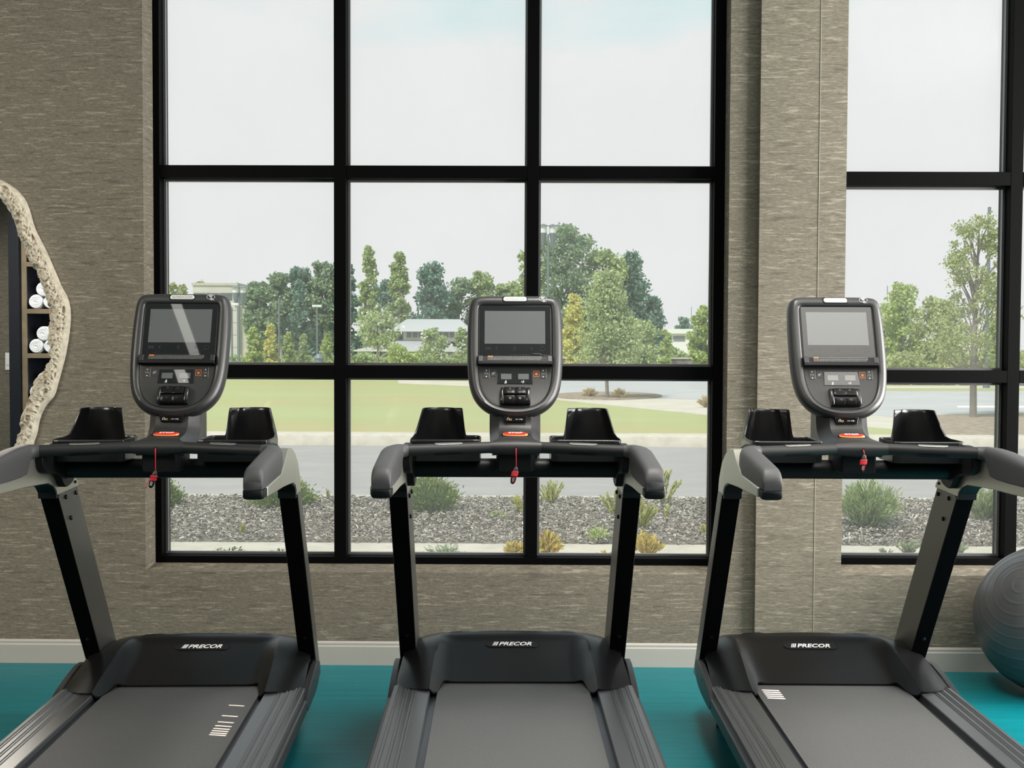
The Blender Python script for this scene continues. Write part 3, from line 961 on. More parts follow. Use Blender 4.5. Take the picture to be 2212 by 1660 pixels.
    slab('button_pad', rect(973, 1040, 984, 1053), -.0052, -.0040, plate_m, .0008)
    m = MB()
    for a, b_, c, d in ((973, 976, 984, 1053), (1037, 1040, 984, 1053), (973, 1040, 984, 987), (973, 1040, 1050, 1053), (995, 1003, 1005, 1034), (1009, 1017, 1005, 1034)):
        m.prism([(U(p), V(q)) for p, q in rect(a, b_, c, d)], 'z', -.004, -.0034)
    m.xf(M0).build('pause_icon', orange_m, con)['kind'] = 'stuff'
    slab('readout_panel', [(547, 980), (950, 980), (964, 1140), (536, 1140)], -.0055, -.0030, glassblk_m, .0008)
    for a, b_ in ((580, 708), (787, 915)):
        slab('readout', rect(a, b_, 1021, 1086), -.0025, -.0012, lcd_m)
    # runner icons: incline and speed
    for cx_, kind in ((638, 0), (848, 1)):
        g = MB()
        P = lambda x, y: (U(cx_ + x), V(1114 + y), -.0019)
        g.ball(P(4, -14), .0011, 8, 6)
        for path in ([P(2, -9), P(-2, 2)], [P(-2, 2), P(6, 8), P(4, 16)], [P(-2, 2), P(-6, 10), P(-12, 13)], [P(1, -7), P(9, -2), P(12, -4)], [P(1, -7), P(-6, -4), P(-8, 1)]):
            g.tube(path, .0006, 6)
        if kind == 0:
            g.tube([P(-18, 18), P(14, 18)], .0005, 6)
            g.tube([P(-18, 18), P(12, 6)], .0004, 6)
        else:
            for y in (-6, 0, 6): g.tube([P(-26, y), P(-13, y)], .0004, 6)
        g.xf(M0).build('runner_icon', white_m, con)['kind'] = 'stuff'
    # paddle control: four rocker keys between two round cheeks
    pd = MB().prism([(U(x), V(y)) for x, y in [(575, 1230), (590, 1200), (625, 1188), (875, 1188), (912, 1200), (932, 1230), (932, 1370), (922, 1398), (588, 1398), (576, 1370)]], 'z', -.006, .002).xf(M0).build('paddle_base', black_m, con, bevel=.004)
    def barrel(x0, x1, y0, y1, h0, name, m):
        rws = []
        for x in np.linspace(x0, x1, 7):
            e = min(1, (x - x0) / 12, (x1 - x) / 12)
            rr = []
            for q in np.linspace(0, 1, 11):
                y = lerp(y0, y1, q)
                a = (y - 1293) / 108
                n_ = h0 * math.sqrt(max(0, 1 - a * a * .80)) - .002 * (1 - max(0, e)) - .002 * (1 if q in (0, 1) else 0)
                rr.append((U(x), V(y), n_))
            rws.append(rr)
        mb = MB()
        lo = [[(a[0], a[1], -.004) for a in r] for r in rws]
        mb.loft([r + l[::-1] for r, l in zip(rws, lo)])
        return mb.xf(M0).build(name, m, con, sharp=45)
    barrel(577, 612, 1196, 1392, .0225, 'paddle_cheek', cup_m)
    barrel(884, 930, 1196, 1392, .0225, 'paddle_cheek', cup_m)
    for x0, x1 in ((618, 747), (750, 878)):
        barrel(x0, x1, 1190, 1289, .026, 'rocker_key', hood_m)
        barrel(x0, x1, 1297, 1396, .023, 'rocker_key', hood_m)
    m = MB()
    for x in (690, 806):
        for y, up in ((1222, True), (1335, False)):
            t = tri(x, y, up, 24)
            a = (y - 1293) / 108
            n_ = (.026 if up else .023) * math.sqrt(1 - a * a * .8)
            m.prism([(U(p), V(q)) for p, q in t], 'z', n_ - .004, n_ + .0006)
    m.xf(M0).build('paddle_arrow', mat('arrow_recess', (0.004, 0.004, 0.004), 0.4) if 'arrow_recess' not in MATS else MATS['arrow_recess'], con)['kind'] = 'stuff'
    # silver badge at the top
    cap = lambda x0, x1, y0, y1, k=10: [(U(x1 - (y1 - y0) / 2 + (y1 - y0) / 2 * math.cos(a)), V((y0 + y1) / 2 + (y1 - y0) / 2 * math.sin(a))) for a in np.linspace(-PI / 2, PI / 2, k)] + [(U(x0 + (y1 - y0) / 2 + (y1 - y0) / 2 * math.cos(a)), V((y0 + y1) / 2 + (y1 - y0) / 2 * math.sin(a))) for a in np.linspace(PI / 2, 1.5 * PI, k)]
    MB().prism(cap(586, 908, 106, 178), 'z', -.004, .0034).xf(M0).build('badge_bed', black_m, con, bevel=.002)
    MB().prism(cap(604, 893, 114, 172), 'z', 0, .0052).xf(M0).build('silver_badge', badge_m, con, bevel=.0025, seg=3)
    logo(con, M0 @ Matrix.Translation((U(749), V(143), .0054)), .070, .0092, emboss_m)
    # tap-to-read symbol
    g = MB()
    E = lambda x, y: (U(1090 + x), V(142 + y), .0036)
    def arc(cx_, cy_, rx, ry, a0, a1, k=14): return [E(cx_ + rx * math.cos(math.radians(a)), cy_ + ry * math.sin(math.radians(a))) for a in np.linspace(a0, a1, k)]
    g.tube(arc(0, -4, 48, 28, 60, 390, 28), .00055, 6)
    for q, wdt in ((-20, 26), (-11, 19), (-3, 12)):
        g.tube(arc(-2, q + 6, wdt, 9, 205, 335, 8), .0009, 6)
    g.tube([E(0, 4), E(14, 22), E(24, 34)], .0008, 6)
    g.tube([E(-8, 10), E(2, 20), E(0, 28), E(14, 38)], .0006, 6)
    g.tube([E(10, 8), E(26, 16), E(42, 36)], .0006, 6)
    g.xf(M0).build('tap_symbol', white_m, con)['kind'] = 'stuff'
    # port block under the console
    pb = [tuple(M0 @ Vector((x, y, 0))) for x, y in ()]
    m = MB()
    m.loft([[(-.043, -.212, 1.278), (.043, -.212, 1.278), (.043, -.16, 1.278), (-.043, -.16, 1.278)], [(-.037, -.216, 1.256), (.037, -.216, 1.256), (.037, -.17, 1.250), (-.037, -.17, 1.250)]])
    m.build('port_block', glassblk_m, con, bevel=.002)
    g = MB()
    Q = lambda x, z: (x, -.2175, 1.2655 + z)
    g.tube([Q(-.025 + .0038 * math.cos(a), .001 + .0042 * math.sin(a)) for a in np.linspace(0, PI, 10)], .0005, 6)
    g.box(-.0292, -.0272, -.2185, -.2165, 1.2625, 1.2668).box(-.0228, -.0208, -.2185, -.2165, 1.2625, 1.2668)
    g.tube([Q(.016, 0), Q(.027, 0)], .0005, 6)
    g.ball(Q(.0155, 0), .0013, 8, 6)
    g.tube([Q(.018, 0), Q(.0205, .002), Q(.023, .002)], .0004, 6)
    g.tube([Q(.020, 0), Q(.0225, -.002), Q(.0245, -.002)], .0004, 6)
    g.build('port_icon', white_m, con)['kind'] = 'stuff'
    g = MB()
    g.tube([(-.0155 + .003 * math.cos(a), -.2172, 1.2645 + .003 * math.sin(a)) for a in np.linspace(0, 2 * PI, 14)], .0006, 6)
    g.build('headphone_jack', yellow_m, con)
    MB().box(.001, .011, -.2178, -.216, 1.2638, 1.2672).build('data_port', grey_m, con)

def bend_console(R):
    con = [c for c in children(R) if c.name == 'console'][0]
    C0 = Vector((0, -.080, 1.590))
    ct, st = math.cos(TILT), math.sin(TILT)
    nv, vv = Vector((0, -ct, st)), Vector((0, st, ct))
    for o in [con] + children(con):
        if o.name.split('.')[0] in ('port_block', 'port_icon', 'headphone_jack', 'data_port'): continue
        for w in o.data.vertices:
            v = (w.co - C0).dot(vv)
            w.co += nv * (1.05 * max(0, -v - .16) ** 2)
POSE = {'C': (-0.033, 4.302, 1.218), 'L': (-1.237, 4.231, 2.723), 'R': (1.140, 4.303, 0.206)}
TM = {}
TM['C'] = build_treadmill()
bend_console(TM['C'])
for k in 'LR':
    TM[k] = copy_tree(TM['C'])
LAB = {'C': 'black treadmill in the middle of the row, its belt plain without printed marks',
       'L': 'black treadmill left of the middle one, spaced white dashes printed on its belt',
       'R': 'black treadmill nearest the silver exercise ball, five white dashes at the hood'}
for k, (x, y, a) in POSE.items():
    TM[k].location = (x, y, 0)
    TM[k].rotation_euler = (0, 0, math.radians(a))
    tag(TM[k], LAB[k], 'treadmill', 'treadmills in a row before the window')
def belt_of(t):
    return [c for c in children(t) if c.name.split('.')[0] == 'belt'][0]
def marks(t, rows, w):
    bl = belt_of(t)
    me = None
    for x0, y0, x1, y1 in rows:
        m = MB()
        n_ = 5
        hw = w / 2
        d = Vector((x1 - x0, y1 - y0, 0)).normalized()
        nn = Vector((-d.y, d.x, 0))
        a, b_ = Vector((x0, y0, .2580)), Vector((x1, y1, .2580))
        poly = [a + nn * (hw * math.cos(q)) - d * (hw * math.sin(q)) for q in np.linspace(0, PI, 6)] + [b_ - nn * (hw * math.cos(q)) + d * (hw * math.sin(q)) for q in np.linspace(0, PI, 6)]
        m.prism([(p.x, p.y) for p in poly], 'z', .2578, .2586)
        m.build('belt_mark', mark_m, bl)
marks(TM['L'], [(.200, y, .249, y - .011) for y in (-.222, -.337, -.402, -.441, -.469, -.491, -.512, -.530)], .009)
marks(TM['R'], [(-.250, y, -.198, y - .006) for y in (-.060, -.084, -.108, -.132, -.156)], .013)

# ---------------------------------------------------------------- safety clips hanging from the bars
def clip(key, drop, tilt, label, messy=False):
    x, y, a = POSE[key]
    o = empty('safety_clip', (0, 0, 0), 0, label, 'safety clip', 'red corded stop clips on the treadmill bars')
    o.location = Matrix.Translation((x, y, 0)) @ Matrix.Rotation(math.radians(a), 4, 'Z') @ Vector((0, -.4155, 1.181))
    o.rotation_euler = (0, 0, math.radians(a))
    cd = [(0, .003, 0), (0, -.003, -.002), (.0005, -.0075, -.008), (.0008, -.008, -drop * .5), (.0012, -.008, -drop)]
    MB().tube(cd, .0014, 10).build('cord', cord_m, o)
    Mt = Matrix.Translation((.001, -.010, -drop)) @ Matrix.Rotation(math.radians(tilt), 4, 'Y')
    L = .052
    def pill(z0, z1, rx, ry):
        rg = []
        for t in np.linspace(0, 1, 13):
            q = math.sin(PI * (.04 + .92 * t)) ** .45
            rg.append([(rx * q * math.cos(b2), ry * q * math.sin(b2), lerp(z0, z1, t)) for b2 in np.linspace(0, 2 * PI, 18, endpoint=False)])
        return MB().loft(rg)
    pill(.004, -L * .55, .0088, .0065).xf(Mt).build('clip_body', mat('dark_clip', (0.03, 0.03, 0.03), 0.45) if 'dark_clip' not in MATS else MATS['dark_clip'], o)
    pill(-L * .42, -L * 1.06, .0093, .0070).xf(Mt).build('clip_jaw', black_m, o)
    MB().box(-.004, .004, -.0078, -.0060, -L * .9, -L * .62).xf(Mt).build('clip_pad', grey_m, o, bevel=.001)
    m = MB()
    for k in range(7):
        z = -.013 - k * .0024
        m.tube([((.0102 + .0006 * (k % 2)) * math.cos(b2), .0080 * math.sin(b2), z + .0022 * math.cos(b2 + (k if messy else .4))) for b2 in np.linspace(0, 2 * PI, 20)], .0014, 8, False)
    m.xf(Mt).build('cord_wrap', cord_m, o)
    if messy:
        MB().tube([(-.009, -.006, -.03), (-.013, -.007, -.043), (-.0125, -.006, -.055), (-.011, -.004, -.061)], .0012, 8).xf(Mt).build('cord_end', cord_m, o)
    else:
        MB().tube([(.003, -.009, -.029), (.0025, -.009, -.040), (-.001, -.008, -.050)], .0012, 8).xf(Mt).build('cord_end', cord_m, o)
clip('C', .066, 14, 'black stop clip banded with red cord, hanging low on the middle treadmill')
clip('L', .078, 18, 'black stop clip loosely tangled in red cord, below the left treadmill bar', True)
clip('R', .020, 8, 'stop clip with neat red cord turns, hung short from the right treadmill bar')

# ================================================================= EXERCISE BALL
def exercise_ball():
    r = .325
    c = Vector((2.335, 5.085, r))
    pole = (on_y(2169, 1227, 4.85) - c).normalized()
    rings = []
    segs = 220
    for j in range(segs + 1):
        t = PI * j / segs
        rr = r
        # fine raised rings every 7.8 degrees, smooth cap near the pole
        deg = math.degrees(t)
        ph = (deg - 6.5) / 8.6
        if 0 <= ph and deg < 174:
            q = abs(ph - round(ph)) * 8.6
            rr += .0022 * max(0, 1 - (q / .75) ** 2) if q < .75 else 0
        rings.append((rr * math.sin(t), rr * math.cos(t)))
    zax = pole
    xax = zax.cross(Vector((0, 0, 1))).normalized()
    yax = zax.cross(xax)
    Rm = [[Vector(xax) * (max(a, 1e-4) * math.cos(2 * PI * k / 72)) + Vector(yax) * (max(a, 1e-4) * math.sin(2 * PI * k / 72)) + zax * h for k in range(72)] for a, h in rings]
    m = MB().loft(Rm)
    zmin = min(v[2] for v in m.v)
    o = m.build('exercise_ball', mat('silver_grey_vinyl', (0.065, 0.065, 0.068), 0.33, 0.0, 0.55, bump=0.10, bscale=240), sharp=80)
    o.location = (c.x, c.y, -zmin)
    tag(o, 'ribbed silver grey exercise ball on the teal floor in the right corner', 'ball')
exercise_ball()

# ================================================================= MIRROR with pitted stone frame
def wall_mirror():
    sc = 2.515
    out_px = [(0, 68), (50, 95), (100, 130), (142, 182), (165, 240), (188, 330), (215, 385), (250, 450), (285, 530), (315, 600), (340, 660), (372, 712), (387, 790), (382, 880), (366, 990), (345, 1080), (320, 1170), (300, 1245), (265, 1282), (235, 1325), (212, 1395), (206, 1445), (190, 1485), (180, 1530), (150, 1600), (90, 1650), (0, 1672)]
    in_px = [(0, 183), (35, 202), (74, 268), (95, 312), (115, 390), (140, 440), (165, 510), (200, 572), (235, 640), (256, 715), (284, 790), (272, 870), (266, 940), (268, 1000), (268, 1050), (252, 1108), (212, 1142), (190, 1168), (178, 1230), (155, 1290), (117, 1368), (113, 1430), (95, 1505), (62, 1560), (20, 1578), (0, 1560)]
    lo = [(-90, 1660), (-190, 1600), (-270, 1490), (-330, 1330), (-400, 1180), (-430, 1000), (-410, 830), (-350, 690), (-330, 540), (-270, 390), (-220, 250), (-150, 140), (-70, 78)]
    li = [(-60, 1530), (-140, 1480), (-190, 1400), (-230, 1280), (-290, 1160), (-320, 1000), (-300, 850), (-250, 720), (-215, 560), (-170, 430), (-120, 300), (-80, 230), (-30, 190)]
    P = lambda l: [Vector((q.x, q.z)) for q in (on_y(x / sc, 360 + y / sc, WY) for x, y in l)]
    o = np.array([tuple(q) for q in chaikin(P(out_px + lo), 1)])
    i_ = np.array([tuple(q) for q in chaikin(P(in_px + li), 1)])
    N = 1250
    cen = P([(-40, 880)])[0]
    oo = resample(o, N)
    # match inner points by angle round the centre
    ang = lambda a: np.unwrap(np.arctan2(a[:, 1] - cen.y, a[:, 0] - cen.x))
    ii = resample(i_, 3000)
    ai, ao = ang(ii), ang(oo)
    if ao[-1] < ao[0]:
        ai_s, order = ai[::-1], ii[::-1]
    else:
        ai_s, order = ai, ii
    ext_a = np.r_[ai_s - 2 * PI, ai_s, ai_s + 2 * PI]
    ext = np.vstack([order, order, order])
    srt = np.argsort(ext_a)
    aow = ao
    inn = np.stack([np.interp(aow, ext_a[srt], ext[srt][:, k]) for k in range(2)], 1)
    TH = .045
    K = 36
    rows = []
    for k in range(N):
        a, b_ = Vector(oo[k]), Vector(inn[k])
        w = (b_ - a).length
        dirv = (b_ - a) / max(w, 1e-6)
        row = [(a.x, WY + .004, a.y), (a.x, WY - .012, a.y), (a.x + dirv.x * .001, WY - .026, a.y + dirv.y * .001), (a.x + dirv.x * .004, WY - .031, a.y + dirv.y * .004)]
        for q in range(K + 1):
            t = .05 + .95 * q / K
            p = a + (b_ - a) * t
            h = .034 + .016 * math.sin(PI * min(1, t * 1.05)) - .014 * max(0, t - .8) / .2
            pos = Vector((p.x, p.y, 0))
            wv = Vector((noise.noise(pos * 40), noise.noise(pos * 40 + Vector((5, 5, 5))), 0)) * .009
            d1 = noise.voronoi((pos + wv) * 19)[0][0]
            d2 = noise.voronoi((pos + wv) * 62 + Vector((7, 3, 1)))[0][0]
            d3 = noise.voronoi(pos * 130 + Vector((2, 8, 1)))[0][0]
            big = noise.noise(pos * 11)
            sm = lambda d, r: max(0, 1 - (d / r) ** 4)
            pit = -.022 * sm(d1, .40) * (1 if big > -.1 else 0) - .010 * sm(d2, .42) - .005 * sm(d3, .45)
            rimr = .004 * max(0, 1 - abs(d1 - .47) / .09) * (1 if big > -.1 else 0)
            ed = min(1, max(0, (t - .12) / .06))
            h += (pit + rimr + .004 * noise.noise(pos * 60) + .004 * big) * ed
            jit = .006 * noise.noise(pos * 45 + Vector((0, 0, 9))) * max(0, t - .5)
            row.append((p.x + jit, WY - h, p.y + jit))
        row.append((b_.x, WY - .006, b_.y))
        rows.append(row)
    rows.append(rows[0])
    root = empty('wall_mirror', (cen.x, WY, cen.y), 0, 'mirror in a pitted cream stone frame of wavy outline on the wall', 'mirror')
    off = Vector((cen.x, WY, cen.y))
    m = MB().grid(rows)
    m.v = [tuple(Vector(v) - off) for v in m.v]
    m.build('stone_frame', mat('cream_coral_stone', (0.56, 0.50, 0.405), 0.85, vary=0.22, vscale=40), root, sharp=180)
    g = MB()
    gl = [(p[0], p[1]) for p in (inn + (oo - inn) * .25)]
    g.prism([(x - cen.x, z - cen.y) for x, z in gl[::4]], 'y', -.007, -.003)
    g.build('mirror_glass', mat('silvered_mirror', (0.86, 0.87, 0.87), 0.0, 1.0), root)
wall_mirror()

# ================================================================= what the mirror shows: towel shelf, switch at the back of the room
DM = 2 * WY - YB      # length of the reflected path to the back wall
def mirrored(u, v, y=YB):
    r = ray(u, v)
    p = Vector((0, 0, CAMZ)) + r * ((2 * WY - y) / r.y)
    return Vector((p.x, y, p.z))
def towel_shelf():
    yF = YB + .40
    navy = mat('navy_cabinet_back', (0.003, 0.005, 0.011), 0.6)
    oak = mat('brown_oak_board', (0.20, 0.155, 0.10), 0.5, vary=0.2, vscale=6)
    xa, xb = mirrored(48, 700, yF).x, mirrored(48, 700, yF).x + 1.5
    zs_ = [mirrored(80, y, yF).z for y in (475, 571.5, 673, 769, 868)]
    root = empty('towel_shelf', (xa, YB, 0), 0, 'tall navy shelf unit with oak boards of rolled towels, seen in the mirror', 'shelf')
    def part(name, m, *bx, bev=.003):
        return MB().box(bx[0] - xa, bx[1] - xa, bx[2] - YB, bx[3] - YB, bx[4], bx[5]).build(name, m, root, bevel=bev)
    part('back_panel', navy, xa, xb, YB + .001, YB + .015, 0.0, 3.0)
    for x0, x1 in ((xa, xa + .055), (xb - .055, xb)):
        sbd = part('side_board', navy, x0, x1, YB + .015, yF - .02, 0.0, 3.0)
        part('oak_edging', oak, x0, x1, yF - .02, yF, 0.0, 3.0)
    for z in zs_ + [0.1, 2.95]:
        part('shelf_board', navy, xa + .055, xb - .055, YB + .015, yF - .02, z - .025, z + .025)
        part('oak_edging', oak, xa + .055, xb - .055, yF - .02, yF, z - .025, z + .025)
    # dark end panel left of the shelf
    x0 = mirrored(25, 700, yF).x
    e = MB().box(x0, xa - .004, YB + .001, yF + .05, 0, 3.1).build('end_panel', navy)
    e.parent = root
    e.data.transform(Matrix.Translation((-xa, -YB, 0)))
    # rolled towels, pyramids of three
    tw = mat('white_terry', (0.82, 0.82, 0.84), 0.9, bump=0.5, bscale=300)
    proto = None
    rr = .077
    names = {0: 'lower left', 1: 'lower right', 2: 'top'}
    for si, z in ((1, zs_[2]), (2, zs_[3]), (3, zs_[4])):
        for k, (dx, dz) in enumerate(((0, 0), (2 * rr + .002, 0), (rr + .001, rr * 1.74))):
            x = xa + .055 + .09 + dx
            cz = z + .025 + rr + dz
            if proto is None:
                rg = []
                ln = .30
                sp = [(.0, .013), (.0, .02)]
                m = MB()
                # outer roll
                for yy, q in ((-ln / 2, .86), (-ln / 2 + .01, .97), (-ln / 2 + .025, 1), (ln / 2 - .02, 1), (ln / 2, .9)):
                    rg.append([(rr * q * math.cos(a), yy, rr * q * math.sin(a)) for a in np.linspace(0, 2 * PI, 28, endpoint=False)])
                m.loft(rg[::-1])
                proto = m.build('rolled_towel', tw)
                spiral = [((.012 + .056 * t) * math.cos(2 * PI * 3.2 * t), (.012 + .056 * t) * math.sin(2 * PI * 3.2 * t)) for t in np.linspace(0, 1, 80)]
                sm_ = MB().tube([(a, ln / 2 + .001, c) for a, c in spiral], .0085, 8)
                sm_.build('roll_edge', tw, proto)
                t_ = proto
            else:
                t_ = copy_tree(proto)
            t_.location = (x, yF - .16, cz)
            shelf = {1: 'upper', 2: 'middle', 3: 'lowest'}[si]
            tag(t_, f'rolled white towel, {names[k]} of three on the {shelf} towel board in the mirror', 'towel', 'rolled white towels on the shelf')
    # switch plate
    p0, p1 = mirrored(14, 762), mirrored(23, 800)
    xm, zm = (p0.x + p1.x) / 2, (p0.z + p1.z) / 2
    s_ = empty('light_switch', (xm, YB, zm), 0, 'white rocker switch plate on the back wall, seen in the mirror', 'light switch')
    wp = mat('white_switch_plastic', (0.8, 0.8, 0.78), 0.4)
    MB().box(-.028, .028, 0, .008, -.095, .095).build('plate', wp, s_, bevel=.003)
    MB().box(-.014, .014, .008, .013, -.04, .04).build('rocker', wp, s_, bevel=.002)
towel_shelf()

# ================================================================= OUTDOORS
GZ = -.05
rng = np.random.default_rng(7)
def noise_ground(name, cols, scale=(1, 1, 1), pos=(.35, .5, .65), rough=.9, det=8):
    m, t, b_ = nodes_of(name)
    g = t.nodes.new('ShaderNodeNewGeometry')
    p = t.nodes.new('ShaderNodeMapping')
    p.inputs['Scale'].default_value = scale
    n = t.nodes.new('ShaderNodeTexNoise')
    n.inputs['Scale'].default_value = 1
    n.inputs['Detail'].default_value = det
    n.inputs['Roughness'].default_value = .65
    r = t.nodes.new('ShaderNodeValToRGB')
    while len(r.color_ramp.elements) < len(cols): r.color_ramp.elements.new(.5)
    for e, c, q in zip(r.color_ramp.elements, cols, pos):
        e.position = q
        e.color = (*c, 1)
    t.links.new(g.outputs['Position'], p.inputs[0])
    t.links.new(p.outputs[0], n.inputs['Vector'])
    t.links.new(n.outputs['Fac'], r.inputs[0])
    t.links.new(r.outputs[0], b_.inputs['Base Color'])
    b_.inputs['Roughness'].default_value = rough
    b_.inputs['Specular IOR Level'].default_value = .03
    return m
lawn_m = noise_ground('dry_lawn', [(.40, .36, .185), (.355, .375, .18), (.375, .40, .20)], (.09, .26, 1), (.38, .47, .66))
meadow_m = noise_ground('pale_meadow', [(.30, .36, .18), (.42, .45, .25), (.48, .46, .28)], (.2, .05, 1))
road_m = noise_ground('grey_asphalt', [(.315, .303, .292), (.335, .322, .31), (.36, .345, .333)], (1.2, 2.5, 1), det=12)
lot_m = noise_ground('pale_asphalt', [(.40, .40, .40), (.43, .43, .43), (.46, .46, .46)], (.4, .4, 1))
conc_m = noise_ground('pale_concrete', [(.45, .415, .35), (.50, .465, .395), (.54, .505, .44)], (6, 6, 6))
walk_m = noise_ground('beige_walk', [(.48, .44, .37), (.53, .49, .42), (.57, .53, .46)], (1, 1, 1))
soil_m = noise_ground('grey_brown_soil', [(.13, .11, .09), (.24, .215, .185), (.36, .33, .30)], (30, 30, 30))
bark2_m = noise_ground('brown_mulch_far', [(.16, .12, .085), (.30, .245, .185), (.42, .36, .29)], (6, 14, 6))
def plate(name, m, poly, z, th=.05):
    o = MB().prism([(p[0], p[1]) for p in poly], 'z', z - th, z).build(name, m)
    o['kind'] = 'structure'
    return o
def rectp(x0, x1, y0, y1): return [(x0, y0), (x1, y0), (x1, y1), (x0, y1)]
plate('meadow', meadow_m, rectp(-260, 260, 45, 500), GZ - .012, .3)
plate('lawn', lawn_m, rectp(-70, 70, 18.0, 60), GZ, .05)
plate('walkway', conc_m, rectp(-30, 30, 5.75, 9.14), GZ, .1)
plate('planting_soil', soil_m, rectp(-30, 30, 9.14, 11.66), GZ - .01, .1)
plate('road', road_m, rectp(-90, 90, 11.83, 17.95), GZ, .1)
plate('trim_3', conc_m, rectp(-90, 90, 11.66, 11.83), GZ + .03, .15)
b = MB()
b.prism([(17.92, GZ - .05), (17.92, GZ + .0), (18.0, GZ + .15), (18.06, GZ + .17), (18.5, GZ + .17), (18.5, GZ - .05)], 'x', -90, 90)
b.build('trim_4', conc_m)['kind'] = 'structure'
G = lambda u, v: tuple(on_z(u, v, GZ)[:2])
plate('sidewalk', walk_m, [G(860, 829), G(1010, 835), G(1215, 866), G(1529, 898), G(1930, 928), G(2400, 950), G(2400, 900), G(1930, 903), G(1529, 866), G(1215, 854), G(1010, 825), G(860, 822.5)], GZ + .012, .06)
plate('parking_lot', lot_m, [G(1010, 824.5), G(1215, 853), G(1529, 865), G(1930, 902), G(2450, 897), G(2450, 846), G(1850, 845), G(1530, 823), G(1250, 820), G(1010, 822)], GZ + .006, .06)
plate('path', walk_m, [G(1830, 834), G(2450, 835), G(2450, 840), G(1830, 839.5)], GZ + .012, .06)
plate('lane_line', mat('white_road_paint', (.75, .75, .74), .7), [G(2068, 878), G(2400, 879), G(2400, 882), G(2068, 881)], GZ + .012, .01)
plate('far_planting_bed', bark2_m, [G(2000, 900), G(2400, 890), G(2400, 947), G(1950, 944), G(2010, 920)], GZ + .03, .06)
isl = [(1310 + 120 * math.cos(a), 857 + 8.5 * math.sin(a)) for a in np.linspace(0, 2 * PI, 24, endpoint=False)]
plate('island_bed', bark2_m, [G(u, v) for u, v in isl], GZ + .035, .05)

# ---- bark chips in the bed under the window
def chips():
    n = 42000
    x = rng.uniform(-4.6, 6.2, n)
    y = rng.uniform(9.12, 11.68, n)
    z = GZ + rng.uniform(.0, .05, n) + .05 * np.sin((y - 9.12) / 2.56 * PI)
    L, Wd, H = rng.uniform(.014, .046, n), rng.uniform(.007, .017, n), rng.uniform(.003, .009, n)
    ax = rng.uniform(0, 2 * PI, n)
    ti, tj = rng.normal(0, .35, n), rng.normal(0, .35, n)
    e1 = np.stack([np.cos(ax) * np.cos(ti), np.sin(ax) * np.cos(ti), np.sin(ti)], 1)
    e2 = np.stack([-np.sin(ax) * np.cos(tj), np.cos(ax) * np.cos(tj), np.sin(tj)], 1)
    e3 = np.cross(e1, e2)
    c = np.stack([x, y, z], 1)
    vs = []
    for sx, sy, sz in ((-1, -1, 0), (1, -.7, 0), (.8, 1, 0), (-.9, .8, 0), (-.9, -.8, 1), (.9, -.6, 1), (.7, .8, 1), (-.8, .7, 1)):
        vs.append(c + e1 * (L * sx)[:, None] * .5 + e2 * (Wd * sy)[:, None] * .5 + e3 * (H * sz)[:, None])
    v = np.stack(vs, 1).reshape(-1, 3)
    base = np.array([(4, 5, 6, 7), (0, 1, 5, 4), (1, 2, 6, 5), (2, 3, 7, 6), (3, 0, 4, 7)])
    f = (base[None] + (np.arange(n) * 8)[:, None, None]).reshape(-1, 4)
    me = bpy.data.meshes.new('bark_mulch')
    me.from_pydata(v.tolist(), [], f.tolist())
    m = bpy.data.materials.new('bark_chip')
    m.use_nodes = True
    t = m.node_tree
    b_ = t.nodes['Principled BSDF']
    g = t.nodes.new('ShaderNodeNewGeometry')
    r = t.nodes.new('ShaderNodeValToRGB')
    for p_, c_ in ((0, (.105, .088, .073)), (.35, (.225, .20, .172)), (.75, (.37, .34, .30)), (1, (.62, .58, .52))):
        if p_ in (0, 1):
            r.color_ramp.elements[0 if p_ == 0 else -1].color = (*c_, 1)
        else:
            r.color_ramp.elements.new(p_).color = (*c_, 1)
    t.links.new(g.outputs['Random Per Island'], r.inputs[0])
    t.links.new(r.outputs[0], b_.inputs['Base Color'])
    b_.inputs['Roughness'].default_value = .95
    b_.inputs['Specular IOR Level'].default_value = .02
    me.materials.append(m)
    o = bpy.data.objects.new('bark_mulch', me)
    COL.objects.link(o)
    tag(o, 'loose grey and brown bark chips covering the bed below the window', 'mulch', kind='stuff')
chips()

# ---- foliage tools
def leaf_quads(c, size, flat=0.0, nrm=None, asp=.5):
    """diamond leaves at points c (N,3)"""
    n = len(c)
    s = size * rng.uniform(.6, 1.3, n)
    a = rng.normal(size=(n, 3))
    a[:, 2] *= (1 - flat)
    a /= np.linalg.norm(a, axis=1)[:, None]
    if nrm is not None:
        a = nrm + .5 * a
        a /= np.linalg.norm(a, axis=1)[:, None]
    b_ = np.cross(a, rng.normal(size=(n, 3)))
    b_ /= np.linalg.norm(b_, axis=1)[:, None] + 1e-9
    v = np.stack([c - a * s[:, None] * .5, c + b_ * (s * asp)[:, None] * .5, c + a * s[:, None] * .5, c - b_ * (s * asp)[:, None] * .5], 1).reshape(-1, 3)
    f = np.arange(n * 4).reshape(-1, 4)
    return v, f
def leaf_obj(name, c, size, m, parent, flat=0.0, nrm=None, asp=.5):
    v, f = leaf_quads(np.asarray(c), size, flat, nrm, asp)
    me = bpy.data.meshes.new(name)
    me.from_pydata(v.tolist(), [], f.tolist())
    me.materials.append(m)
    o = bpy.data.objects.new(name, me)
    COL.objects.link(o)
    o.parent = parent
    o['kind'] = 'stuff'
    return o
bark_m = mat('grey_bark', (.20, .18, .155), .9, vary=.2, vscale=8)
pale_bark = mat('pale_bark', (.36, .33, .29), .9, vary=.15, vscale=8)
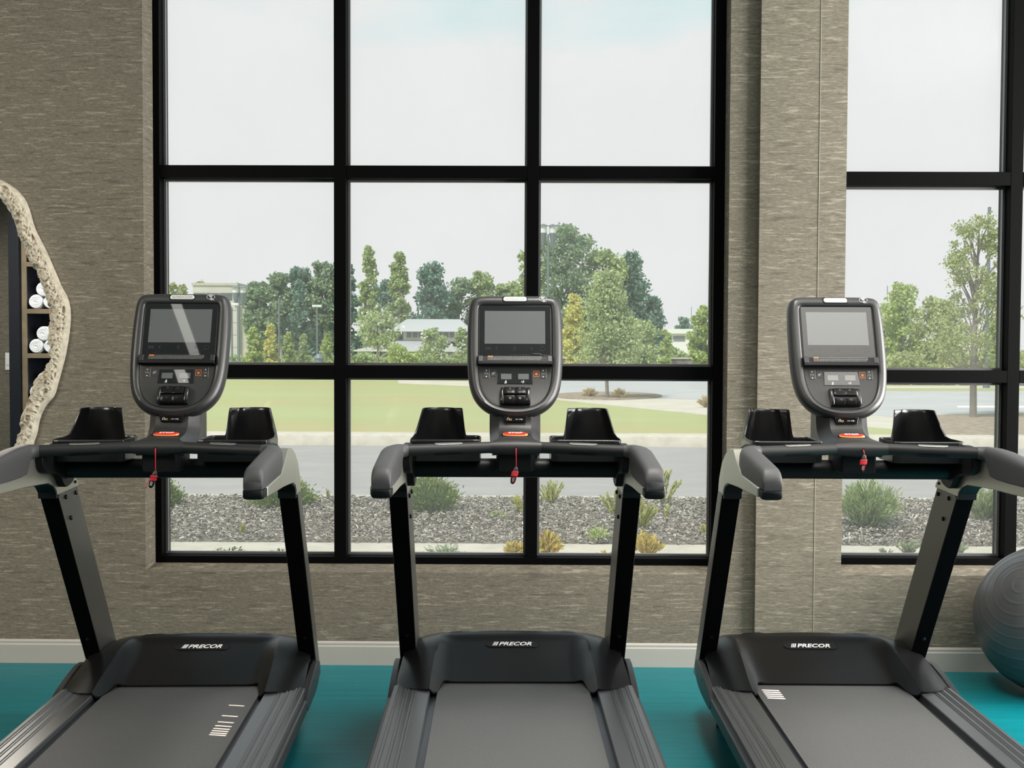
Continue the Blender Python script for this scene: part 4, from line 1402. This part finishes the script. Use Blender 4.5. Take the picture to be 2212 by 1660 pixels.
LM = {
 'forest': leaf_mat('hazed_forest_leaf', (.19, .285, .19), (.31, .40, .245), (.46, .52, .32)),  # distance haze mixed into the palette, lighter and greyer
 'blue': leaf_mat('hazed_blue_leaf', (.15, .26, .22), (.24, .355, .28), (.36, .45, .33)),  # aerial haze put into the colour, lightened and desaturated
 'lime': leaf_mat('lime_leaf', (0.325, 0.429, 0.156), (0.494, 0.572, 0.221), (0.676, 0.702, 0.325)),
 'olive': leaf_mat('olive_leaf', (0.286, 0.351, 0.143), (0.442, 0.481, 0.221), (0.598, 0.585, 0.312)),
 'soft': leaf_mat('soft_leaf', (0.312, 0.403, 0.195), (0.468, 0.546, 0.273), (0.624, 0.663, 0.364)),
 'yellow': leaf_mat('yellow_leaf', (0.546, 0.546, 0.182), (0.715, 0.676, 0.260), (0.806, 0.754, 0.364)),
 'white': leaf_mat('white_blossom', (.70, .70, .64), (.82, .81, .76)),
 'box': leaf_mat('boxwood_leaf', (.06, .145, .035), (.26, .33, .065), (.55, .54, .14)),
 'needle': leaf_mat('needle_leaf', (0.208, 0.286, 0.117), (0.390, 0.468, 0.221), (0.585, 0.624, 0.338)),
 'fern': leaf_mat('fern_leaf', (0.364, 0.416, 0.104), (0.598, 0.585, 0.169), (0.780, 0.715, 0.286)),
 'nandina': leaf_mat('nandina_leaf', (.46, .44, .11), (.70, .54, .16), (.78, .44, .19)),
 'sage': leaf_mat('sage_leaf', (0.312, 0.390, 0.247), (0.468, 0.546, 0.364)),
 'straw': leaf_mat('straw_blade', (0.546, 0.468, 0.286), (0.728, 0.598, 0.416), (0.520, 0.546, 0.260)),
}
def tree(label, u, depth, top, width, kind, n=2600, shape='round', base=None, trunk=None, name='tree', leaf=.22, bark=None, group='trees beyond the road', skirt=.12, clumps=16, extra=None, cat='tree', ground=GZ):
    """u, top, width are read on the photo; the tree itself stands at its own distance"""
    p = on_y(u, 745, depth)
    H = on_y(u, top, depth).z - ground
    Wd = width / F * depth / 2
    o = empty(name, (p.x, depth, ground), 0, label, cat, group)
    tr = trunk if trunk is not None else H * .018 + .02
    wob = rng.normal(0, .02 * H, (4, 2))
    path = [(0, 0, 0), (wob[0, 0] * .4, wob[0, 1] * .4, H * .3), (wob[1, 0] * .6, wob[1, 1] * .6, H * .6), (wob[2, 0] * .5, wob[2, 1] * .5, H * .93)]
    MB().tube(path, [tr, tr * .8, tr * .5, tr * .12], 8).build('trunk', bark or bark_m, o)
    cc = []
    br = MB()
    NC = int(clumps * 2.2)
    for k in range(NC):
        t = (k + rng.uniform(0, 1)) / NC
        lo = skirt + .04
        if shape == 'round': rad = Wd * math.sqrt(max(.06, 1 - ((t - .45) / .60) ** 2)); zc = H * lerp(lo, .93, t)
        elif shape == 'cone': rad = Wd * ((1 - t) ** .75 * .95 + .08) * (1 if t > .12 else .8); zc = H * lerp(lo, .95, t)
        elif shape == 'column': rad = Wd * (.8 if t < .6 else .8 - (t - .6) * 1.7); zc = H * lerp(lo, .95, t)
        else: rad = Wd * (1 - .60 * t); zc = H * lerp(lo, .94, t)
        a = rng.uniform(0, 2 * PI)
        q = rad * math.sqrt(rng.uniform(.05, 1)) * .78
        c = np.array([q * math.cos(a), q * math.sin(a), zc])
        cr = (Wd * rng.uniform(.22, .40) if shape != 'open' else Wd * rng.uniform(.10, .20)) * (.75 + .25 * rad / Wd)
        cc.append((c, cr))
        if k % max(1, NC // (26 if shape == 'open' else 10)) == 0:
            z0 = max(H * .15, zc - q * rng.uniform(.7, 1.2) - .1 * H)
            br.tube([(0, 0, z0), tuple(c * [.5, .5, 1] - [0, 0, (zc - z0) * .4]), tuple(c)], [tr * .32, tr * .2, tr * .06], 6)
    br.build('branch', bark or bark_m, o)
    pts = []
    per = max(8, int(n * 1.5) // NC)
    for c, cr in cc:
        d = rng.normal(size=(per, 3))
        d /= np.linalg.norm(d, axis=1)[:, None]
        r_ = cr * rng.uniform(.2, 1.25, per) ** .7
        q = c + d * r_[:, None] * [1, 1, .8]
        pts.append(q)
    pts = np.vstack(pts)
    pts = pts[pts[:, 2] > (.10 * H if skirt > .05 else .02)]
    pts[:, 2] = np.minimum(pts[:, 2], H * rng.uniform(.97, 1.0, len(pts)))
    leaf_obj('crown', pts, leaf * .8, LM[kind], o, asp=.7)
    if extra:
        k2, cnt, sz = extra
        outer = pts[rng.choice(len(pts), cnt)]
        cl = np.vstack([outer[i] + rng.normal(0, sz * .5, (9, 3)) + [0, 0, sz * .3] for i in range(cnt)])
        leaf_obj('blossom', cl, sz * .55, LM[k2], o, asp=.9)
    return o

# belt of tall trees far behind the lawn, left to right
tree('low grey-green tree at the far left edge of the large window', 385, 125, 602, 62, 'olive', 1800, 'round', leaf=.5, skirt=.0)
tree('small tree crown rising behind the pale stone block', 440, 130, 598, 60, 'olive', 1800, 'round', leaf=.5, skirt=.0)
tree('dark rounded tree just right of the pale stone block', 512, 125, 604, 42, 'forest', 1500, 'round', leaf=.5, skirt=.0)
for lab, u, top, w_, k in (('shorter forest tree at the left end of the tree belt', 560, 602, 75, 'forest'),
                           ('forest tree behind the thin pole, left part of the belt', 607, 582, 85, 'forest'),
                           ('forest tree with pale bare trunk in the belt left of the first mullion', 652, 570, 90, 'blue'),
                           ('tallest forest tree touching the first mullion', 702, 556, 95, 'forest'),
                           ('forest tree hidden partly by the first mullion', 742, 552, 80, 'blue')):
    tree(lab, u, 105, top, w_, k, 4200, 'round', leaf=.42, skirt=.16, clumps=24, bark=pale_bark)
tree('narrow poplar just right of the first mullion, light green and pointed', 797, 98, 524, 62, 'soft', 4200, 'column', leaf=.36, skirt=.02, clumps=26, bark=pale_bark)
tree('second narrow poplar with bare lower trunk right of the pointed one', 862, 98, 535, 66, 'soft', 3800, 'column', leaf=.36, skirt=.2, clumps=22, bark=pale_bark)
tree('dark green tree filling the gap between the two poplars', 830, 112, 600, 95, 'blue', 3800, 'round', leaf=.45, skirt=.0, clumps=24)
tree('broad dark tree behind the low pavilion roof', 935, 105, 563, 120, 'blue', 4200, 'round', leaf=.42, skirt=.0, clumps=26)
tree('green tree behind the right end of the pavilion roof', 990, 108, 592, 100, 'forest', 3200, 'round', leaf=.42, skirt=.0, clumps=22)
tree('light tree left of the middle console top', 1042, 108, 580, 90, 'soft', 3000, 'round', leaf=.42, skirt=.0, clumps=20)
tree('light tree just left of the second mullion above the console', 1098, 108, 603, 95, 'soft', 3000, 'round', leaf=.42, skirt=.0, clumps=20)
tree('tall tree behind the second mullion beside the lantern post', 1160, 98, 500, 110, 'soft', 3800, 'round', leaf=.40, skirt=.0, clumps=24)
tree('tallest crown of the big clump right of the second mullion', 1232, 95, 474, 150, 'forest', 6000, 'round', leaf=.38, skirt=.0, clumps=34)
tree('shoulder tree of the big clump, light crown right of the tallest', 1300, 96, 528, 135, 'soft', 5000, 'round', leaf=.38, skirt=.0, clumps=30)
tree('dark evergreen with tiered outline on the right of the big clump', 1362, 97, 540, 140, 'blue', 5600, 'cone', leaf=.38, skirt=.0, clumps=36)
tree('lower dark evergreen at the right end of the big clump', 1412, 98, 640, 95, 'blue', 3200, 'cone', leaf=.38, skirt=.0, clumps=24)
tree('small hazy tree far off above the white shed', 1478, 190, 682, 46, 'blue', 1200, 'round', leaf=.6, skirt=.0)
tree('yellow-green tree at the right edge of the large window', 1520, 62, 655, 80, 'lime', 3000, 'round', leaf=.24, skirt=.08, clumps=20)
# younger trees in front
for lab, u, top, w_, k in (('yellow-green sapling just right of the left console', 548, 706, 55, 'lime'),
                           ('tallest yellow sapling in front of the forest belt', 585, 698, 50, 'yellow'),
                           ('green sapling in front of the bare pale trunks', 622, 716, 40, 'lime'),
                           ('small pointed sapling left of the flat-topped lamp', 655, 720, 34, 'soft'),
                           ('green sapling just left of the first mullion', 706, 722, 40, 'lime')):
    tree(lab, u, 76, top, w_, k, 1700, 'cone', leaf=.22, skirt=.0, clumps=14, group='saplings by the road')
tree('white-flowering crape myrtle with a bare stem right of the first mullion', 815, 66, 668, 96, 'soft', 1800, 'round', leaf=.20, skirt=.38, clumps=16, extra=('white', 34, .42), group='white-flowering trees', trunk=.05)
tree('smaller white-flowering tree in front of the pavilion', 936, 74, 708, 62, 'soft', 1500, 'round', leaf=.20, skirt=.2, clumps=14, extra=('white', 14, .36), group='white-flowering trees', trunk=.05)
tree('flowering tree half hidden by the left side of the middle console', 998, 74, 706, 46, 'soft', 1300, 'round', leaf=.20, skirt=.2, clumps=12, extra=('white', 10, .34), group='white-flowering trees', trunk=.05)
tree('bright yellow tree just right of the middle console', 1240, 60, 632, 90, 'yellow', 3000, 'cone', leaf=.22, skirt=.05, clumps=22)
tree('young light green tree with slender trunk on the mulch island', 1313, 34, 583, 185, 'soft', 8000, 'cone', leaf=.125, skirt=.26, clumps=44, trunk=.055)
tree('pale green tree behind the slender island tree', 1388, 58, 690, 90, 'soft', 2400, 'round', leaf=.2, skirt=.12, clumps=18)
tree('small yellow-green tree left of the white shed', 1440, 78, 712, 40, 'lime', 1400, 'round', leaf=.22, skirt=.0, clumps=12)
# seen through the right window
tree('yellow-green tree behind the top right of the right console', 1945, 58, 604, 110, 'lime', 4200, 'round', leaf=.22, skirt=.0, clumps=26)
tree('green bushy tree low behind the slender right trunk', 2030, 55, 640, 120, 'olive', 4200, 'round', leaf=.20, skirt=.0, clumps=26)
tree('yellow-green bush at the right edge of the right window', 2160, 50, 690, 90, 'lime', 3400, 'round', leaf=.18, skirt=.0, clumps=22)
tree('tall airy tree with thin leaning branches in the right window', 2105, 25.5, 448, 265, 'olive', 5200, 'open', leaf=.085, skirt=.22, clumps=60, trunk=.085)
tree('dark green bush behind the right side of the right console', 1925, 70, 690, 90, 'blue', 2400, 'round', leaf=.28, skirt=.0, clumps=18)

# low hedges and tall grass along the far verge
def scrub(label, u0, u1, depth, top, kind, n, leaf=.16):
    a, c = on_y(u0, 745, depth).x, on_y(u1, 745, depth).x
    h = on_y((u0 + u1) / 2, top, depth).z - GZ
    x = rng.uniform(a, c, n)
    hh = h * (.6 + .4 * np.sin(x * 1.3) ** 2)
    z = GZ + hh * rng.uniform(0, 1, n) ** .8
    y = depth + rng.uniform(-1, 1, n)
    m = empty('hedge', ((a + c) / 2, depth, GZ), 0, label, 'hedge', 'rough hedges beyond the lawn')
    pts = np.stack([x - (a + c) / 2, y - depth, z - GZ], 1)
    leaf_obj('foliage', pts, leaf, LM[kind], m, asp=.5)
scrub('dark undergrowth at the foot of the left forest belt', 570, 758, 118, 690, 'blue', 4200, .6)
scrub('dark undergrowth behind the pavilion and poplars', 764, 1166, 118, 690, 'blue', 5200, .6)
scrub('dark undergrowth below the big tree clump', 1170, 1445, 116, 700, 'blue', 4200, .6)
scrub('rough grass strip behind the left console and first mullion', 500, 760, 82, 768, 'soft', 4200, .30)
scrub('rough grass strip in front of the pavilion', 760, 1010, 80, 762, 'soft', 4200, .30)
scrub('low shrubs left of the pavilion under the white-flowering tree', 840, 910, 76, 742, 'lime', 1500, .26)
scrub('rough grass strip right of the middle console', 1215, 1560, 84, 752, 'soft', 5200, .32)
scrub('rough hedge along the foot of the trees in the right window', 1900, 2230, 48, 762, 'olive', 5200, .20)
# ---- dark stone retaining wall with pale coping
a, c = on_y(1215, 745, 80).x, on_y(1560, 745, 80).x
rw = empty('retaining_wall', ((a + c) / 2, 80, GZ), 0, 'low dark stone wall with pale coping far behind the island tree', 'wall')
z1 = on_y(1300, 772, 80).z - GZ
hw = (c - a) / 2
MB().box(-hw, hw, -.2, .2, 0, z1 - .1).build('stone_face', mat('dark_stone', (.16, .15, .15), .9, vary=.4, vscale=2.5), rw)
MB().box(-hw, hw, -.28, .28, z1 - .1, z1).build('coping', conc_m, rw)

# ---- buildings
def block():
    d = 112
    P = lambda u, v: on_y(u, v, d)
    x0, x1, x2 = P(417, 700).x, P(512, 700).x, P(541, 700).x
    zt, z2 = P(460, 616).z, P(525, 655).z
    o = empty('stone_building', ((x0 + x2) / 2, d, GZ), 0, 'pale stepped stone building behind the left console', 'building')
    ox = (x0 + x2) / 2
    wm = mat('pale_limestone', (.52, .50, .45), .9, vary=.08, vscale=.6)
    MB().box(x0 - ox, x1 - ox, 0, 9, 0, zt).build('main_block', wm, o)
    MB().box(x1 - ox, x2 - ox, .6, 8, 0, z2).build('side_block', wm, o)
    MB().box(x0 - ox - .1, x1 - ox + .1, -.1, 9, zt, zt + .25).build('parapet', conc_m, o)
    dk = mat('dark_window_recess', (.10, .11, .12), .3)
    for u in (432, 460, 488):
        q = P(u, 640)
        MB().box(q.x - ox - .6, q.x - ox + .6, -.04, .2, q.z - .35, q.z + .35).build('window_slot', dk, o)
    for k in range(5):
        z = zt * (k + 1) / 6
        MB().box(x0 - ox, x1 - ox, -.03, .05, z, z + .06).build('string_course', conc_m, o)
block()
def pavilion():
    d = 92
    P = lambda u, v: on_y(u, v, d)
    xa, xb = P(765, 745).x, P(1012, 745).x
    ux0, ux1 = P(850, 745).x, P(1003, 745).x
    ox = (xa + xb) / 2
    o = empty('pavilion', (ox, d, GZ), 0, 'low pavilion with two grey metal roofs left of the middle console', 'building')
    roof = mat('grey_metal_roof', (.42, .43, .44), .6)
    wl = mat('cream_pavilion_wall', (.55, .53, .47), .8)
    dk = mat('dark_clerestory', (.16, .17, .18), .3)
    z = lambda v: P(900, v).z - GZ
    MB().box(xa - ox + 2, xb - ox - 1, 1.5, 9, 0, z(758)).build('wall', wl, o)
    def hip(x0, x1, y0, y1, za, zb, inx, iny):
        return MB().loft([[(x0, y0, za), (x1, y0, za), (x1, y1, za), (x0, y1, za)], [(x0 + inx, y0 + iny, zb), (x1 - inx, y0 + iny, zb), (x1 - inx, y1 - iny, zb), (x0 + inx, y1 - iny, zb)]])
    hip(xa - ox, xb - ox, 0, 10, z(757), z(735), 3.4, 2.6).build('lower_roof', roof, o)
    MB().box(xa - ox, xb - ox, -.05, .15, z(760), z(757)).build('fascia', wl, o)
    MB().box(ux0 - ox + .5, ux1 - ox - .5, 2.6, 7.4, z(738), z(715)).build('clerestory_wall', wl, o)
    n = 8
    for k in range(n):
        a = lerp(ux0 + .8, ux1 - .8, k / n)
        e = lerp(ux0 + .8, ux1 - .8, (k + .7) / n)
        MB().box(a - ox, e - ox, 2.52, 2.7, z(729), z(718)).build('clerestory_window', dk, o)
    hip(ux0 - ox - .6, ux1 - ox + .6, 1.9, 8.1, z(716), z(687), 1.2, 2.6).build('upper_roof', roof, o)
    for k in range(7):
        x = lerp(xa - ox + .5, xb - ox - .5, k / 6)
        MB().box(x - .12, x + .12, .3, .55, 0, z(758)).build('post', wl, o)
        MB().tube([(x, .42, z(775)), (x + .9, .2, z(760))], .07, 6).build('brace', wl, o)
pavilion()
def shed():
    d = 150
    P = lambda u, v: on_y(u, v, d)
    x0, x1 = P(1448, 745).x, P(1490, 745).x
    o = empty('white_shed', ((x0 + x1) / 2, d, GZ), 0, 'small white flat-roofed building far off at right of the large window', 'building')
    h = P(1470, 711).z - GZ
    w_ = (x1 - x0) / 2
    wm = mat('white_render', (.70, .70, .70), .8)
    MB().box(-w_, w_, 0, 6, 0, h - .6).build('wall', wm, o)
    MB().box(-w_ - .3, w_ + .3, -.5, 6.3, h - .6, h).build('flat_roof', wm, o)
    MB().box(-w_ * .7, w_ * .5, -.05, .1, h - 1.6, h - .9).build('window_band', mat('dark_band', (.2, .21, .23), .4), o)
shed()

# ---- lamp posts and poles
pole_m = mat('grey_blue_pole', (.17, .20, .23), .5, .3)
lens_m = mat('frosted_lantern', (.65, .67, .68), .3)
def lamp(label, u, top, depth, heads, r=.07, name='street_lamp', headh=2.0, group='lamp posts beyond the lawn', cat='street lamp'):
    p = on_y(u, 745, depth)
    H = on_y(u, top, depth).z - GZ
    o = empty(name, (p.x, depth, GZ), 0, label, cat, group)
    MB().tube([(0, 0, 0), (0, 0, .5), (0, 0, .52), (0, 0, H * .93)], [r * 1.7, r * 1.6, r, r * .8], 12).build('pole', pole_m, o)
    for dx, dy, w_ in heads:
        if w_ == 'lantern':
            hh = headh
            MB().tube([(dx, dy, H - hh), (dx, dy, H - hh * .75), (dx, dy, H - hh * .35)], [.04, .13, .22], 12).build('lantern_body', pole_m, o)
            MB().tube([(dx, dy, H - hh * .35), (dx, dy, H - .12)], .21, 12).build('lantern_glass', lens_m, o)
            MB().tube([(dx, dy, H - .12), (dx, dy, H)], [.34, .05], 12).build('lantern_cap', pole_m, o)
            MB().tube([(0, 0, H - hh * .9), (dx, dy, H - hh * .9)], .035, 8).build('arm', pole_m, o)
            MB().tube([(dx, dy, H - hh * 1.1), (dx, dy, H - hh)], .03, 8).build('drop_rod', pole_m, o)
        else:
            MB().box(min(0, dx), max(0, dx), -.15, .15, H - .16, H).build('lamp_head', lens_m, o, bevel=.03)
    return o
lamp('tall twin-lantern lamp post just right of the second mullion', 1183, 484, 72, [(-.30, 0, 'lantern'), (.28, .1, 'lantern')], .075, headh=1.6)
lamp('shorter distant twin-lantern lamp above the middle console', 1200, 603, 105, [(-.42, 0, 'lantern'), (.5, .1, 'lantern')], .07)
lamp('twin-lantern lamp post beside the right edge of the left console', 516, 617, 72, [(-.18, 0, 'lantern'), (.22, .1, 'lantern')], .075, headh=1.3)
lamp('thin bare pole in front of the tree belt', 603, 632, 78, [], .06, 'utility_pole', group='thin poles beyond the lawn', cat='pole')
lamp('lamp post with flat twin heads left of the first mullion', 685, 659, 78, [(-.32, 0, 'flat'), (.32, 0, 'flat')], .06)
lamp('slim pole with a side arm next to the left console', 501, 655, 70, [(.42, 0, 'flat')], .07, 'side_arm_pole', group='thin poles beyond the lawn', cat='pole')
lamp('hair-thin mast far off above the white shed', 1493, 655, 200, [], .06, 'mast', group='thin poles beyond the lawn', cat='pole')
lamp('thick wooden pole rising above the airy tree in the right window', 2132, 418, 44, [], .075, 'utility_pole', group='thin poles beyond the lawn', cat='pole')
lamp('thin far pole above the right console', 1915, 605, 120, [], .05, 'utility_pole', group='thin poles beyond the lawn', cat='pole')
# litter bin
p = on_y(689, 745, 66)
o = empty('litter_bin', (p.x, 66, GZ), 0, 'small dark litter bin under the flat-headed lamp', 'bin')
MB().tube([(0, 0, 0), (0, 0, .75)], [.26, .28], 14).build('drum', pole_m, o)
MB().tube([(0, 0, .75), (0, 0, 1.0)], [.33, .12], 14).build('lid', pole_m, o)

# ---- planting close to the window
def plant(label, u, v, top, width, kind, stems, leaves, leaf, name='shrub', cat='shrub', upright=.6, asp=.35, droop=.0, stem_m=None, depth=None, group='plants in the bark bed', twig=.25, flat=0):
    """a shrub of its own: stems fanning from one base, leaflets along each stem"""
    p = on_z(u, v, GZ + .02)
    H = on_y(u, top, p.y).z - GZ - .02
    Wd = width / F * p.y / 2
    o = empty(name, (p.x, p.y, GZ + .02), 0, label, cat, group)
    st = MB()
    pts, nr = [], []
    for k in range(stems):
        a = rng.uniform(0, 2 * PI)
        s_ = math.sqrt(rng.uniform(0, 1))
        ex, ey = Wd * s_ * math.cos(a), Wd * s_ * math.sin(a) * .8
        hz_ = H * (upright + (1 - upright) * (1 - s_ * s_)) * rng.uniform(.75, 1)
        P0 = np.array([ex * .12, ey * .12, 0])
        P1 = np.array([ex * .45, ey * .45, hz_ * .62])
        P2 = np.array([ex, ey, hz_ * (1 - droop * s_)])
        path = [tuple((1 - t) ** 2 * P0 + 2 * t * (1 - t) * P1 + t * t * P2) for t in (0, .3, .6, 1)]
        if k < 60: st.tube(path, [.006, .005, .004, .0015], 5)
        t = rng.uniform(.18, 1, leaves) ** .8
        q = ((1 - t) ** 2)[:, None] * P0 + (2 * t * (1 - t))[:, None] * P1 + (t * t)[:, None] * P2
        ta = (P2 - P0) / (np.linalg.norm(P2 - P0) + 1e-9)
        q = q + rng.normal(0, 1, (leaves, 3)) * (twig * Wd * .28)
        pts.append(q)
        nr.append(np.repeat(ta[None], leaves, 0))
    st.build('stem', stem_m or bark_m, o)
    pts, nr = np.vstack(pts), np.vstack(nr)
    keep = pts[:, 2] > .01
    leaf_obj('foliage', pts[keep], leaf, LM[kind], o, nrm=nr[keep], asp=asp, flat=flat)
    return o
plant('dense dark boxwood right of the middle treadmill left upright', 925, 1118, 1022, 135, 'box', 150, 85, .034, 'boxwood_shrub', twig=.45, upright=.45)
plant('round dark boxwood behind the left treadmill right upright', 612, 1106, 1032, 140, 'box', 150, 85, .034, 'boxwood_shrub', twig=.45, upright=.4)
plant('boxwood cut off by the left edge of the large window', 352, 1104, 1034, 90, 'box', 110, 70, .034, 'boxwood_shrub', twig=.45, upright=.4)
plant('thin fern fronds left of the second mullion', 1132, 1120, 1064, 60, 'fern', 9, 46, .04, 'fern', 'fern', .75, twig=.12, asp=.25)
plant('yellowing fern right of the second mullion by the kerb', 1190, 1096, 1030, 74, 'fern', 16, 46, .04, 'fern', 'fern', .6, twig=.14, asp=.25)
plant('tall fern fronds left of the middle treadmill right upright', 1330, 1122, 1056, 80, 'fern', 12, 60, .045, 'fern', 'fern', .7, twig=.12, asp=.25)
plant('tall yellow fern right of the middle treadmill right handle', 1432, 1102, 1008, 90, 'fern', 12, 60, .05, 'fern', 'fern', .75, twig=.10, asp=.25)
plant('yellow fern low right of the middle treadmill right upright', 1385, 1150, 1078, 80, 'fern', 12, 60, .045, 'fern', 'fern', .65, twig=.12, asp=.25)
plant('orange-tipped nandina right of the second mullion', 1182, 1198, 1142, 70, 'nandina', 30, 24, .055, 'nandina', 'shrub', .45, asp=.3, droop=.25, twig=.35)
plant('orange nandina just left of the second mullion', 1112, 1200, 1166, 60, 'nandina', 18, 20, .05, 'nandina', 'shrub', .45, asp=.3, droop=.25, twig=.35)
plant('orange nandina right of the middle treadmill right upright', 1398, 1200, 1146, 80, 'nandina', 30, 24, .055, 'nandina', 'shrub', .45, asp=.3, droop=.25, twig=.35)
plant('low orange nandina tips left of the middle treadmill right upright', 1308, 1204, 1190, 44, 'nandina', 8, 14, .045, 'nandina', 'shrub', .45, asp=.3, droop=.25, twig=.35)
plant('low green sprigs below the left treadmill crossbar', 500, 1206, 1184, 90, 'box', 14, 16, .03, 'low_shrub', 'shrub', .5, twig=.25)
plant('low green sprigs right of the left treadmill right upright foot', 600, 1206, 1186, 50, 'box', 8, 14, .03, 'low_shrub', 'shrub', .5, twig=.25)
plant('low green sprigs behind the middle treadmill', 960, 1206, 1180, 120, 'sage', 20, 20, .03, 'low_shrub', 'shrub', .5, twig=.25)
plant('large feathery needle shrub at the left of the right window', 1872, 1150, 1030, 165, 'needle', 95, 66, .055, 'needle_shrub', twig=.22, upright=.55, asp=.13)
plant('feathery needle shrub behind the right treadmill right upright', 2128, 1138, 1040, 110, 'needle', 60, 60, .05, 'needle_shrub', twig=.22, upright=.6, asp=.13)
plant('grey-green rosemary left of the right treadmill right upright', 1962, 1203, 1162, 60, 'sage', 22, 40, .03, 'rosemary', 'shrub', .7, twig=.14, asp=.16)
plant('small grey-green rosemary sprig in the right window', 1915, 1203, 1184, 36, 'sage', 10, 30, .03, 'rosemary', 'shrub', .7, twig=.14, asp=.16)
plant('grey-green rosemary right of the right treadmill right upright', 2070, 1203, 1170, 50, 'sage', 18, 36, .03, 'rosemary', 'shrub', .7, twig=.14, asp=.16)
plant('small weed tuft in the chips left of the first mullion', 525, 1160, 1130, 18, 'fern', 6, 16, .035, 'weed', 'weed', .7, twig=.15)
plant('small weed tuft in the chips below the left boxwood', 415, 1120, 1098, 18, 'fern', 6, 14, .03, 'weed', 'weed', .6, twig=.2)
plant('wispy weeds in the chips left of the second mullion', 1078, 1130, 1100, 60, 'lime', 12, 22, .03, 'weed', 'weed', .4, twig=.3)
plant('spread of low green weeds right of the second mullion', 1290, 1168, 1138, 70, 'lime', 14, 30, .03, 'weed', 'weed', .35, twig=.35)
plant('wispy tall weed right of the yellow ferns', 1440, 1130, 1090, 34, 'fern', 7, 20, .03, 'weed', 'weed', .7, twig=.2)
plant('weed at the right edge of the large window', 1522, 1162, 1124, 22, 'fern', 6, 18, .035, 'weed', 'weed', .7, twig=.2)
plant('thin tall weed left of the first mullion by the kerb', 708, 1090, 1050, 14, 'fern', 4, 14, .03, 'weed', 'weed', .8, twig=.2)
plant('straw-coloured grass tuft left of the island tree', 1272, 857, 838, 38, 'straw', 40, 20, .16, 'grass_tuft', 'grass tuft', .35, asp=.12, twig=.25, group='dry tufts on the island')
plant('straw-coloured grass tuft right of the island tree', 1338, 860, 840, 38, 'straw', 40, 20, .16, 'grass_tuft', 'grass tuft', .35, asp=.12, twig=.25, group='dry tufts on the island')
plant('dry tuft at the right edge of the large window', 1524, 880, 850, 34, 'straw', 30, 20, .14, 'grass_tuft', 'grass tuft', .4, asp=.12, twig=.25, group='dry tufts on the island')
